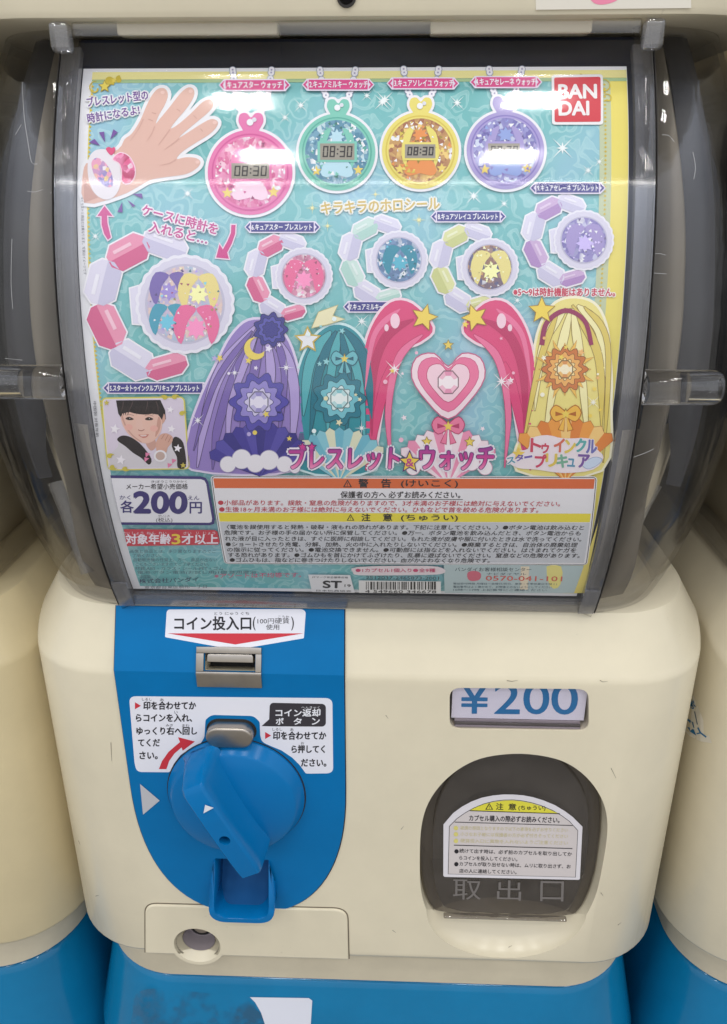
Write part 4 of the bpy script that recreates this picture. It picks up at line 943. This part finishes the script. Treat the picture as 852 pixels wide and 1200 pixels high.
for s in (-1, 1):
    q = [(525+s*18, 384), (525+s*42, 356), (525+s*68, 355), (525+s*90, 384), (525+s*101, 430), (525+s*99, 480), (525+s*88, 530), (525+s*78, 480), (525+s*70, 438), (525+s*54, 410), (525+s*32, 400)]
    p.px(q, K1, 17, 4, (248, 220, 232), 3, 16)
    swoosh(p, [(525+s*40, 374), (525+s*72, 394), (525+s*88, 440), (525+s*89, 510)], 13, 8, K2, 18.2); swoosh(p, [(525+s*56, 362), (525+s*86, 392), (525+s*97, 456)], 8, 4, K3, 18.6)
    swoosh(p, [(525+s*66, 424), (525+s*80, 474), (525+s*96, 549)], 14, 6, K1, 17.6, K2, .7); swoosh(p, [(525+s*30, 392), (525+s*58, 420), (525+s*70, 480), (525+s*66, 546)], 10, 5, K3, 17.8, K2, .6)
    p.disc(525+s*62, 376, 5.5, (250, 214, 228), 19, 1.6, 20); p.disc(525+s*72, 384, 2.6, (250, 214, 228), 19, 1.6, 14)
fan(p, 525, 566, 66, 214, 326, [(246, 226, 234), (240, 150, 184), (250, 240, 244)], 20.4, (190, 120, 150), 11, .95)
heart(p, 525, 448, 41, (250, 226, 234), 20.8, (206, 96, 140), 1.4); heart(p, 525, 447, 34, K3, 21.3, (214, 88, 138), .8); heart(p, 525, 446, 24, (250, 214, 226), 21.9, K2, .7)
gem(p, 525, 447, 12, (252, 240, 244), (244, 190, 210), (232, 150, 184), 22.8); bow(p, 525, 498, 17, (238, 128, 164), (186, 56, 106), 22.6)
for x, y in ((500, 516), (550, 516), (525, 404)): p.star(x, y, 5.5, (240, 214, 100), 23, border=(150, 120, 50), bw=.8)
p.star(497, 372, 15, (246, 218, 96), 23, border=(170, 130, 50), bw=1, rot=-75); p.star(556, 372, 15, (246, 218, 96), 23, border=(170, 130, 50), bw=1, rot=-110)
puffs(p, [(484, 546, 8), (498, 540, 9), (552, 540, 9), (568, 546, 8)], (248, 240, 244), 23, (206, 150, 180))
sparkle(p, 462, 432, 15, (250, 240, 244), 24); sparkle(p, 587, 446, 14, (250, 240, 244), 24)
p.build('printed_artwork', card)
p = cpr()                                         # yellow bouquet
Y1, Y2, Y3, YLN = (240, 226, 138), (226, 204, 104), (248, 240, 180), (150, 122, 60)
p.px([(606, 549), (618, 490), (624, 440), (630, 392), (646, 360), (668, 350), (694, 356), (708, 380), (713, 420), (714, 470), (704, 549)], Y1, 17, 4, (250, 244, 214), 3, 16)
for i, (pts, a, bq, c) in enumerate((([(676, 358), (702, 388), (711, 450)], 14, 8, Y3), ([(670, 358), (700, 416), (704, 500)], 12, 6, Y2), ([(662, 362), (636, 404), (626, 480)], 12, 6, Y3), ([(684, 360), (711, 404), (706, 540)], 8, 4, Y2), ([(652, 368), (632, 424), (612, 520)], 9, 4, Y2), ([(668, 362), (652, 430), (636, 520)], 12, 6, Y3), ([(670, 362), (680, 430), (688, 520)], 12, 6, Y3))): swoosh(p, pts, a, bq, c, 18+i*.3, YLN, .7)
fan(p, 662, 562, 74, 222, 318, [(238, 160, 72), (246, 206, 130), (226, 134, 60)], 20.5, (170, 100, 40), 9, .95)
for i in range(16): a = math.pi*2*i/16; p.px([(661+22*math.cos(a-.12), 432+22*math.sin(a-.12)), (661+(36 if i % 2 else 30)*math.cos(a), 432+(36 if i % 2 else 30)*math.sin(a)), (661+22*math.cos(a+.12), 432+22*math.sin(a+.12))], (244, 196, 92), 21+.01*i, 0, (190, 126, 44), .6, 20.8)
rosette(p, 661, 432, 24, [(206, 120, 56), (240, 178, 96), (250, 226, 160)], 21.4, 12); gem(p, 661, 432, 9, (252, 240, 206), (240, 190, 110), (222, 150, 84), 22.7)
p.line([(634, 404), (640, 378), (662, 364), (684, 376), (692, 404)], 6, (152, 44, 92), 21, 6, 5); bow(p, 662, 484, 16, (242, 190, 80), (180, 104, 40), 22)
p.star(634, 364, 15, (246, 218, 86), 23, border=(170, 130, 50), bw=1); sparkle(p, 694, 470, 10, (252, 250, 236), 24)
p.build('printed_artwork', card)

for x0, x1, cols in ((226, 350, ((240, 232, 250), (238, 214, 100), (190, 176, 226))), (352, 440, ((236, 250, 250), (240, 232, 190), (150, 214, 220))), (440, 610, ((252, 232, 240), (246, 218, 96), (248, 190, 212))), (612, 712, ((252, 248, 226), (246, 218, 96), (246, 190, 120)))):
    for i in range(12):
        q = cpr(); x, y, r = random.uniform(x0+8, x1-8), random.uniform(372, 520), random.uniform(2.2, 5)
        if i % 3 == 0: q.disc(x, y, r*.55, random.choice(cols), 25.3, 1, 14)
        else: q.star(x, y, r, random.choice(cols), 25.3, 5, .45, random.uniform(0, 72))
        q.build('printed_star', card)

# framed snapshot of a child wearing the watch
p = cpr(); SN = [(122, 467), (215.5, 465.6), (221.5, 546.6), (129, 548)]
def ZS(x, y): return (x/8.114+120, y/8.114+460)
p.uv(rounded([CARD.inv(*a) for a in SN], .0016, 5), (222, 210, 226), 18); q = rounded([CARD.inv(*a) for a in SN], .0016, 5); p.uv(grow(q, .0007), (214, 204, 96), 17); p.uv(grow(q, .0002), (246, 240, 200), 17.5)
p.px([ZS(*a) for a in ((60, 700), (100, 560), (160, 500), (160, 440), (260, 420), (420, 540), (480, 620), (460, 660), (560, 560), (640, 520), (680, 420), (770, 450), (800, 690))], (214, 208, 214), 18.3)
p.px([ZS(*a) for a in ((150, 440), (190, 400), (260, 405), (340, 450), (410, 520), (476, 620), (450, 672), (380, 610), (300, 560), (230, 500))], (38, 30, 34), 18.6, 3)
p.px([ZS(*a) for a in ((690, 412), (750, 430), (786, 500), (802, 690), (724, 700), (716, 600), (668, 500))], (38, 30, 34), 18.6, 3)
p.px([ZS(*a) for a in ((140, 66), (560, 62), (606, 160), (612, 240), (580, 290), (560, 260), (200, 250), (162, 190))], (36, 28, 30), 19)
p.px([ZS(*a) for a in ((430, 400), (500, 420), (520, 500), (470, 540), (420, 470))], (206, 160, 146), 18.8, 3)
p.px([ZS(*a) for a in ((184, 220), (230, 170), (320, 190), (420, 200), (540, 190), (576, 260), (568, 350), (524, 424), (450, 468), (376, 462), (296, 418), (222, 336))], (232, 190, 174), 19.3, 4)
p.px([ZS(*a) for a in ((150, 80), (330, 70), (560, 66), (596, 180), (576, 250), (540, 200), (420, 180), (340, 110), (280, 170), (200, 190), (186, 220), (160, 180))], (36, 28, 30), 19.8)
p.px([ZS(*a) for a in ((230, 236), (264, 220), (308, 240), (292, 250), (252, 250))], (58, 40, 38), 20, 3); p.px([ZS(*a) for a in ((414, 240), (450, 222), (494, 240), (472, 252), (432, 252))], (58, 40, 38), 20, 3)
p.line([ZS(*a) for a in ((236, 206), (270, 198), (310, 210))], .5, (150, 112, 100), 19.7, 4); p.line([ZS(*a) for a in ((412, 212), (450, 202), (494, 216))], .5, (150, 112, 100), 19.7, 4)
p.line([ZS(*a) for a in ((350, 342), (380, 352), (410, 340))], 1.0, (176, 120, 108), 20, 4); p.px([ZS(*a) for a in ((350, 388), (400, 392), (450, 384), (430, 412), (390, 418))], (204, 128, 118), 20, 3); p.px([ZS(*a) for a in ((364, 393), (400, 396), (438, 391), (420, 402), (384, 404))], (244, 236, 230), 20.4)
p.px([ZS(*a) for a in ((190, 222), (206, 215), (236, 300), (300, 390), (380, 452), (372, 458), (300, 406), (236, 328))], (206, 158, 144), 19.5, 3)
p.px([ZS(*a) for a in ((330, 262), (352, 240), (380, 244), (392, 300), (418, 340), (386, 356), (346, 344), (336, 320))], (232, 192, 178), 19.6, 3); p.px([ZS(*a) for a in ((540, 220), (566, 262), (552, 348), (512, 412), (520, 340))], (206, 156, 140), 19.5, 3)
p.px([ZS(*a) for a in ((572, 200), (600, 196), (606, 250), (580, 286), (566, 262))], (214, 166, 150), 19.1, 3)
for x0, x1 in ((176, 196), (204, 210), (236, 226), (270, 246), (330, 330), (366, 350), (404, 390), (450, 440), (500, 486), (546, 540)): p.px([ZS(x0-16, 120), ZS(x0+18, 120), ZS(x1+4, 196+abs(x0-380)*.10)], (44, 34, 34), 19.9)
for x0, x1 in ((210, 190), (300, 260), (440, 420), (520, 540)): p.line([ZS(x0, 76), ZS((x0+x1)/2+6, 120), ZS(x1, 170)], 1.2, (84, 66, 64), 20.2, 4, .4)
p.disc(*ZS(268, 238), 1.5, (20, 14, 16), 20.5, 1, 12); p.disc(*ZS(453, 240), 1.5, (20, 14, 16), 20.5, 1, 12); p.disc(*ZS(272, 234), .5, (240, 236, 236), 20.9, 1, 8); p.disc(*ZS(457, 236), .5, (240, 236, 236), 20.9, 1, 8)
p.disc(*ZS(262, 318), 4.6, (234, 178, 166), 19.6, .8, 18); p.disc(*ZS(500, 330), 4.6, (234, 178, 166), 19.6, .8, 18)
p.px([ZS(*a) for a in ((520, 520), (520, 460), (560, 390), (620, 376), (676, 410), (670, 460), (630, 510), (612, 560), (540, 560))], (216, 168, 150), 20.2, 3)
for pts in ([(600, 384), (570, 430)], [(636, 388), (606, 444)], [(664, 406), (634, 460)]): p.line([ZS(*a) for a in pts], .7, (180, 128, 114), 20.6)
p.disc(*ZS(560, 588), 7.6, (238, 234, 238), 20.8, .9, 24); p.disc(*ZS(560, 588), 5.4, (196, 170, 160), 21.2, .9, 24)
for x, y in ((440, 580), (430, 625), (690, 640), (650, 680)): p.px([ZS(x-22, y-24), ZS(x+26, y-14), ZS(x-18, y+22)], (226, 130, 168), 20)
for x, y, r in ((130, 335, 6.2), (186, 625, 6), (656, 152, 4.6), (666, 334, 5), (724, 516, 5)): p.star(*ZS(x, y), r, (246, 240, 246), 21, rot=-80)
for x, y in ((52, 88), (776, 676)): p.star(*ZS(x, y), 3.6, (206, 188, 80), 21.4)
for ox, oy, sx, sy in ((700, 36, 1, 1), (600, 40, -1, 1), (770, 190, 1, 1), (110, 690, 1, -1), (230, 706, 1, -1), (84, 590, 1, 1)):
    p.line([ZS(ox+sx*(10+32*t)*math.cos(6*t), oy+sy*(8+20*t)*math.sin(6*t)) for t in [i/14 for i in range(15)]], 1.2, (206, 190, 74), 21.4, 0, .6)
p.build('printed_snapshot', card)

# title lettering
p = cpr(); WH = (246, 236, 246)
def title(t, a, bq, h):
    p.text(t, a, bq, h, (92, 40, 120), 24.6, .03, WH, 4.2)
    vs, fs = text_mesh(t); A, B = Vector(CARD.inv(*a)), Vector(CARD.inv(*bq)); T = Vector(CARD.inv(a[0], a[1]-h)); U, E = T-A, B-A; q = [tuple(A+E*x+U*y) for x, y in vs]
    for i in range(8):
        o = (.00058*math.cos(i*math.pi/4), .00058*math.sin(i*math.pi/4)); p._add([(u+o[0], v+o[1]) for u, v in q], fs, (84, 34, 112), 25+i*.05, True)
    p.bold(q, fs, N_grad(), 26, True, .028*U.length)
def N_grad():
    if 'grad' not in _mats:
        m = principled('magenta_gradient_print', lin((220, 70, 150)), .4); t = N(m, 'ShaderNodeTexCoord'); s = N(m, 'ShaderNodeSeparateXYZ'); L(m, t.outputs['Object'], s.inputs[0])
        r = N(m, 'ShaderNodeMapRange'); z0 = CARD.map(*CARD.inv(400, 549), 0).z; z1 = CARD.map(*CARD.inv(400, 520), 0).z; r.inputs['From Min'].default_value = z0; r.inputs['From Max'].default_value = z1
        L(m, s.outputs['Z'], r.inputs['Value']); c = ramp(m, r.outputs[0], [(0, lin((244, 150, 196))), (.45, lin((214, 62, 146))), (1, lin((150, 52, 150)))]); L(m, c.outputs[0], m.node_tree.nodes['Principled BSDF'].inputs['Base Color']); _mats['grad'] = m
    return _mats['grad']
title('ブレスレット', (340, 548), (467, 547.5), 27); title('ウォッチ', (492, 548), (577, 548), 27)
p.star(480, 539, 14.5, (84, 34, 112), 27); p.star(480, 539, 11.6, (244, 214, 80), 27.5); p.text('&', (475.5, 544), (484.5, 544), 9, (196, 70, 140), 28, .03)
for x in (355, 366): p.star(x, 521.5, 4.4, (214, 62, 146), 27, border=(84, 34, 112), bw=1.2)
p.build('printed_title', card)
# series lettering in rainbow colours
p = cpr()
R_ = [(206, 70, 96), (206, 70, 96), (214, 110, 90), (226, 200, 90), (90, 170, 170), (110, 110, 180)]
p.px([(592, 536), (604, 527), (618, 524), (622, 512), (640, 508), (660, 512), (690, 512), (698, 524), (706, 534), (694, 548), (660, 552), (628, 548), (606, 546)], (240, 228, 234), 24, 3)
for i, c in enumerate('トゥインクル'): x = 621+i*12.6+(2 if i > 1 else 0); p.text(c, (x, 527+(i % 2)*1.5), (x+(8 if c == 'ゥ' else 11.5), 527.5+(i % 2)*1.5), 11 if c == 'ゥ' else 15, R_[i], 25.5, .05, (244, 236, 242), 1.6)
for i, c in enumerate('プリキュア'): x = 626+i*12.6; p.text(c, (x, 545-(i % 2)), (x+(8.5 if c == 'ュ' else 12.5), 545.5-(i % 2)), 9 if c == 'ュ' else 14.5, [(206, 64, 100), (224, 196, 90), (120, 176, 150), (90, 150, 180), (120, 84, 160)][i], 25.5, .05, (244, 236, 242), 1.6)
for i, c in enumerate('スター'): x = 594+i*10; p.text(c, (x, 541.5-i*3.2), (x+9, 540-i*3.2), 7 if c != 'ー' else 2.4, [(90, 160, 180), (110, 90, 170), (110, 90, 170)][i], 25.5, .05, (244, 236, 242), 1.4)
p.star(607, 530, 8, (238, 206, 90), 25); p.px([(682, 542), (694, 534), (704, 536), (698, 543), (688, 547)], (206, 220, 240), 25, 3, (140, 160, 200), .7, 24.6)
p.build('printed_series_name', card)

# price panel and age band
NV = (62, 54, 118)
p = cpr()
p.px([(130.5, 555), (236, 556.2), (242, 558), (245, 563), (252.5, 606), (251.5, 611.5), (247, 613), (143.6, 612.6)], NV, 20); p.px([(131.5, 558.2), (236, 559.4), (240.5, 561), (242.6, 565), (249.3, 605), (248.8, 609), (246, 610), (143, 609.4)], (236, 234, 240), 21)
p.text('メーカー希望小売価格', (149.3, 571.2), (221, 571), 6.6, (52, 48, 56), 22, .012)
for t, x0, x1 in (('きぼう', 178.5, 193), ('こうり', 194.5, 207), ('かかく', 208, 220)): p.text(t, (x0, 563.4), (x1, 563.4), 2.6, (52, 48, 56), 22, .01)
p.text('各', (142.6, 598.2), (157.6, 598.2), 14, NV, 22, .02); p.text('かく', (141.4, 583), (154.2, 583), 4.8, NV, 22, .012); p.text('200', (158.5, 598.3), (218.8, 598.6), 24, NV, 22, .055); p.text('円', (223.4, 599), (237.2, 599), 13, NV, 22, .02); p.text('えん', (221.4, 583.4), (234.4, 583.4), 4.8, NV, 22, .012)
p.text('(税込)', (184, 610), (203, 610), 6.2, (60, 56, 70), 22, .006); p.text('ぜいこみ', (186.5, 603), (200, 603), 2.2, (60, 56, 70), 22, .004)
p.build('printed_price_panel', card)
p = cpr(); p.px([(145.8, 617.6), (252, 618.6), (255.5, 620.5), (258.2, 632.5), (256.2, 635.6), (150, 637.4)], (206, 66, 82), 20)
for t, x0, x1, c in (('対象年齢', 148.6, 201, WH), ('3', 202.4, 212, (244, 214, 80)), ('才以上', 214, 256, WH)): p.text(t, (x0, 634.8), (x1, 634.6), 11.4, c, 21, .03)
for t, x0, x1 in (('たい', 145.6, 153), ('しょう', 156, 169), ('ねん', 173, 183), ('れい', 187, 196), ('さい', 216, 225), ('い', 231, 234), ('じょう', 239, 253)): p.text(t, (x0, 623.6), (x1, 623.6), 3.2, WH, 21, .012)
p.build('printed_age_band', card)
p = cpr(); SM = (72, 92, 108)
for i, (t, x0, x1) in enumerate((('画像と商品とは、多少異なりますのでご', 153, 254), ('了承ください。', 156, 190), ('自動販売機の性質上、万一、商品が出ない', 157.5, 255), ('こともございますのでご了承ください。', 160, 246), ('材質:ABS・ガラス・シール:PET・ゴム', 159, 262), ('電池:ボタン電池(お試し用)1個 使用電池', 162, 300), ('中国製', 165, 177))): p.text(t, (x0, 645.4+i*4.95), (x1, 645.4+i*4.95), 4.1, SM, 20, .006)
p.text('株式会社バンダイ', (164, 681), (233, 678.6), 5.4, (58, 66, 96), 20, .014); p.text('東京都台東区駒形一丁目', (170, 687.3), (243, 686), 3.6, SM, 20, .006); p.text('対象年齢をお守りください', (171, 692), (245, 691), 3.4, SM, 20, .006)
p.text('※アソートは不均等です。', (252, 674.8), (353, 673.6), 5.6, (206, 92, 130), 20, .012)
p.build('printed_small_print', card)
p = cpr()
p.px([(361.5, 670.4), (410.5, 671), (416, 691.6), (366, 690.6)], (236, 234, 236), 20); p.text('ST', (379, 685.6), (400, 686), 8, INK, 21, .05); p.text('STマーク安全基準合格', (366, 674.4), (408, 674.8), 2.2, INK, 21, .01); p.text('日本玩具協会', (371, 690), (412, 690.6), 2.2, INK, 21, .01); p.text('19', (404, 684.6), (411, 684.8), 3, INK, 21)
p.build('printed_safety_mark', card)
p = cpr()
p.px([(420.5, 677.2), (516.5, 678.4), (516.5, 692.4), (421, 691.6)], (236, 234, 232), 20)
random.seed(4); x = 429
while x < 509:
    w = random.choice((.8, .8, 1.5, 2.2)); p.px([(x, 678.6), (x+w, 678.6), (x+w, 687.8), (x, 687.8)], (40, 38, 40), 21); x += w+random.choice((.8, .9, 1.5, 2))
p.text('4 549660 346678', (428, 691.4), (511, 692), 3.2, INK, 21); p.text('2512037-2465873-2001', (429, 675.6), (514, 676.6), 3.6, (64, 76, 84), 20, .004)
p.px([(414, 668), (420, 661.6), (500, 660.4), (520, 664), (518, 669.6), (490, 671), (424, 671.4)], (236, 222, 226), 19, 3)
p.text('●1カプセル1個入り', (417, 667.6), (482, 667.6), 4.4, (206, 72, 116), 20.5, .014); p.text('●全9種', (484, 667.6), (510, 667.6), 4.4, (206, 72, 116), 20.5, .014)
p.build('printed_barcode', card)
p = cpr(); p.px([(520, 659), (688, 660), (686, 692), (521, 692)], (186, 204, 206), 19)
p.text('バンダイお客様相談センター', (533, 666.6), (622, 666.8), 4.6, (64, 76, 84), 20, .008); p.text('ナビダイヤル', (570, 671), (616, 671.2), 2.8, SM, 20); p.text('0570-041-101', (569, 677.4), (658, 678.2), 5.6, (218, 96, 84), 20, .012)
for i, t in enumerate(('電話受付時間 月曜日〜金曜日(祝日、夏季・冬季休業日を除く)', '電話番号はよく確かめて、お間違えのないようにしてください', '10時〜17時 上記番号にご連絡ください')): p.text(t, (531, 682.4+i*3.5), (652-i*6, 682.9+i*3.5), 2.6, SM, 20)
p.px([(548, 668), (556, 666), (563, 669), (562, 676), (553, 678), (548, 675)], (216, 110, 130), 20, 3)
p.px([(640, 661), (657, 661), (658, 676), (653, 686), (644, 684)], (238, 226, 140), 19.4, 2); p.px([(610, 661), (620, 661), (618, 688), (609, 688)], (236, 222, 196), 19.4); p.px([(690, 640), (700, 610), (702, 600), (690, 660), (684, 692), (672, 692)], (238, 220, 120), 19.4)
p.build('printed_service_note', card)

# warning panel
p = cpr()
wo_ = [(248.4, 556.2), (698.2, 557.2), (686.6, 658.8), (264.6, 657.4)]
r1 = rounded([CARD.inv(*a) for a in wo_], .0016, 5)
p.uv(grow(r1, .00035), (238, 236, 238), 19.6); p.uv(r1, (48, 44, 48), 20); p.uv(grow(r1, -.0003), (236, 234, 238), 20.6)
def wx(y, s):                                     # edge of the panel at pixel row y
    t = (y-556.2)/101.4; return (250.4+15.4*t) if s < 0 else (696.4-11.4*t)
p.px([(wx(558.4, -1), 558.4), (wx(558.4, 1), 559.2), (wx(570, 1), 570.6), (wx(570, -1), 569.8)], (222, 108, 60), 21)
p.px([(wx(598.4, -1), 598.4), (wx(599.4, 1), 599.4), (wx(609.4, 1), 609.4), (wx(608.6, -1), 608.6)], (238, 222, 70), 21)
p.px([(wx(609.4, -1), 609.2), (wx(610, 1), 610), (wx(656, 1)-1.5, 656.6), (wx(655.4, -1)+1.5, 655.4)], (206, 208, 214), 21)
warn(p, 407.5, 564.6, 5, 22, (222, 108, 60)); warn(p, 411, 604, 4.3, 22, (238, 222, 70))
p.text('警', (420.5, 569), (431.5, 569), 10, INK, 22, .025); p.text('告', (447, 569), (458, 569), 10, INK, 22, .025); p.text('(けいこく)', (470, 569.4), (536, 569.6), 9.4, INK, 22, .02)
p.text('注', (424, 607.8), (434, 607.8), 8.4, INK, 22, .025); p.text('意', (449, 607.8), (459.5, 607.8), 8.4, INK, 22, .025); p.text('(ちゅうい)', (470, 608.4), (536, 608.6), 8, INK, 22, .02)
p.text('保護者の方へ 必ずお読みください。', (399.4, 581.2), (539, 581.4), 7.8, INK, 22, .016); p.line([(396, 582.6), (542, 583)], .7, INK, 22)
RD = (196, 60, 76)
p.text('●小部品があります。誤飲・窒息の危険がありますので、3才未満のお子様には絶対に与えないでください。', (256.4, 589.6), (655, 591), 6.2, RD, 22, .012)
p.text('●生後18ヶ月未満のお子様には絶対に与えないでください。ひもなどで首を絞める危険があります。', (257.7, 597.4), (629.7, 598.2), 6.2, RD, 22, .012)
for y, x0, x1, t in ((617.4, 266.5, 682.7, '〈電池を誤使用すると発熱・破裂・液もれの恐れがあります。下記に注意してください。〉●ボタン電池は飲み込むと'),
    (623.9, 263.5, 679, '危険です。お子様の手の届かない所に保管してください。●万一、ボタン電池を飲み込んだとき、ボタン電池からも'),
    (630.9, 264.5, 680, 'れた液が目に入ったときは、すぐに医師に相談してください。もれた液が皮膚や服に付いたときは水で洗ってください。'),
    (637.5, 265.3, 675, '●ショートさせたり充電、分解、加熱、火の中に入れたりしないでください。●廃棄するときは、自治体の廃棄処理'),
    (643.7, 267, 673.5, 'の指示に従ってください。●電池交換できません。●可動部には指などを入れないでください。はさまれてケガを'),
    (649.9, 268, 678, 'する恐れがあります。●ゴムひもを首にかけてふざけたり、乱暴に遊ばないでください。窒息などの危険があります。'),
    (655.7, 270, 573, '●ゴムひもは、指などに巻きつけたりしないでください。血がかよわなくなり危険です。')): p.text(t, (x0, y), (x1, y+.9), 5.3, INK, 22, .012)
p.build('printed_warning_panel', card)
# tiny line of print up the left margin
p = cpr()
for x, y0, y1, t in ((96.5, 232, 322, '※イラストと商品とは異なります。写真はイメージです'), (111, 470, 512, '中国製 対象年齢')):
    p.text(t, (x-1.5, y0), (x+2, y1), 3.6, (96, 96, 104), 6, .004)
p.build('printed_margin_note', card)

# ------------------------------------------------------------------ copies, stands, added backdrop
def settle(root, base):
    root.location = base
    for c in root.children: c.location = -Vector(base)
settle(machine, (0, .12, -.203))
def copy_tree(o, parent=None, skip=()):
    c = o.copy(); COL.objects.link(c); c.parent = parent
    for ch in o.children:
        if ch.name.split('.')[0] not in skip: copy_tree(ch, c, skip)
    return c
NL, NR = Vector((-.3352, .011, -.014)), Vector((.3420, .009, -.012))     # the neighbours stand a little lower and further back
SKIP_ = {'scratch', 'scuff', 'lid_sticker', 'coin_slot_sticker', 'instruction_sticker', 'outlet_sticker', 'outlet_lettering', 'side_clip'}
leftm = copy_tree(machine, None, SKIP_); leftm.location += NL; leftm['label'] = 'cream capsule toy machine at the left edge, only its side showing'
rightm = copy_tree(machine, None, SKIP_); rightm.location += NR; rightm['label'] = 'cream capsule toy machine at the right edge with a torn blue sticker on its flank'
for ch in leftm.children:
    if ch.name.split('.')[0] in ('body', 'lock_cover'): ch.data = ch.data.copy(); ch.data.materials.clear(); ch.data.materials.append(CREAM_BOUNCE)
# sticker wrapped round the right machine's near corner
class Corner:
    step = None
    def __init__(s, cx, cy): s.cx, s.cy, s.r = cx, cy, CR
    def inv(s, px, py):
        d = ray(px, py); ox, oy = CAM.x-s.cx, CAM.y-s.cy; a = d.x**2+d.y**2; b = ox*d.x+oy*d.y; c = ox*ox+oy*oy-s.r**2
        t = (-b-math.sqrt(max(0, b*b-a*c)))/a; q = CAM+d*t; return (math.atan2(-(q.x-s.cx), -(q.y-s.cy))*s.r, q.z)
    def map(s, u, v, h): a = u/s.r; return Vector((s.cx-(s.r+h)*math.sin(a), s.cy-(s.r+h)*math.cos(a), v))
NC = Corner(NR.x-HW+CR, NR.y+CR)
p = Print(NC, .0002)
def ZN(x, y): return (x/8+780, y/8+740)
p.px([ZN(*a) for a in ((200, 560), (262, 600), (330, 760), (438, 1046), (330, 1030), (230, 980), (180, 930))], (226, 220, 206), 0)
TB = (20, 110, 160)
p.px([ZN(*a) for a in ((200, 808), (262, 852), (274, 906), (176, 838))], TB, 1); p.px([ZN(*a) for a in ((176, 848), (268, 918), (292, 976), (236, 940))], TB, 1)
p.line([ZN(*a) for a in ((276, 750), (302, 872))], 1.0, (60, 90, 110), 1); p.line([ZN(*a) for a in ((306, 900), (330, 948), (384, 990))], 1.7, TB, 1); p.line([ZN(*a) for a in ((330, 950), (296, 958))], 1.4, TB, 1.5)
p.text('ボ', ZN(244, 730), ZN(294, 716), 9, TB, 1, .03); p.line([ZN(*a) for a in ((208, 560), (250, 700))], 3, (22, 70, 100), 1)
st = p.build('flank_sticker', rightm); st.location = -rightm.location

def stand(off, label):
    r = thing('machine_stand', label, 'stand', (off.x, .12+off.y, FLOOR), 'blue stands under the machines')
    def rg(z, hw, yf, rr): return [(px, py-.12, pz-FLOOR+(off.z if pz > -.5 else 0)) for px, py, pz in round_rect_ring(hw, yf, rr, .27, z)]
    finish(loft([rg(FLOOR+.004, .168, -.006, .05), rg(-.30, .168, -.006, .05), rg(-.262, .1668, -.005, .05), rg(-.2085, .1565, .0072, .048), rg(-.2055, .1553, .0085, .047), rg(-.2038, .153, .0110, .045)]), 'stand_body', BLUE_STAND, r)
    return r
s0 = stand(Vector((0, 0, 0)), 'blue plastic stand with a torn white sticker, under the centre machine')
s1 = stand(NL, 'blue plastic stand at the left edge, under the left machine')
s2 = stand(NR, 'blue plastic stand at the right edge, under the machine with the flank sticker')
# residue and torn sticker on the centre stand's sloping shoulder
yA, zA, yB, zB = .0072, -.2085, -.005, -.262
SH_ = Plane((0, yA, zA), (1, 0, 0), (0, yA-yB, zA-zB))
p = Print(SH_, .0003)
p.px([(293, 1168), (362, 1169), (366, 1172), (364, 1204), (312, 1204), (306, 1186), (299, 1174)], (216, 218, 228), 1)
st = p.build('torn_sticker', s0); st.location = -s0.location
m = principled('sticker_glue_residue', (.05, .09, .14), .55); b_ = m.node_tree.nodes['Principled BSDF']
n_ = noise_node(m, 150, 5, .75); n2 = noise_node(m, 34, 3, .6); mm = N(m, 'ShaderNodeMath', operation='MULTIPLY'); L(m, n_.outputs[0], mm.inputs[0]); L(m, n2.outputs[0], mm.inputs[1])
r_ = ramp(m, mm.outputs[0], [(.19, (0, 0, 0)), (.31, (.4, .4, .4))]); L(m, r_.outputs[0], b_.inputs['Alpha'])
p = Print(SH_, .0003); p.px([(160, 1164), (185, 1158), (240, 1163), (292, 1166), (300, 1182), (310, 1204), (168, 1204), (156, 1186)], m, 0, 3)
st = p.build('sticker_residue', s0); st.location = -s0.location
# added dark backdrop that keeps light from leaking through the gaps
bm = box_bm(-2.5, 2.5, .42, .50, FLOOR, 1.4)
w_ = finish(bm, 'added_backdrop', BACKDROPM, None, 0); w_['label'] = 'dark backdrop added behind the row of machines to keep light out of the gaps'; w_['category'] = 'wall'
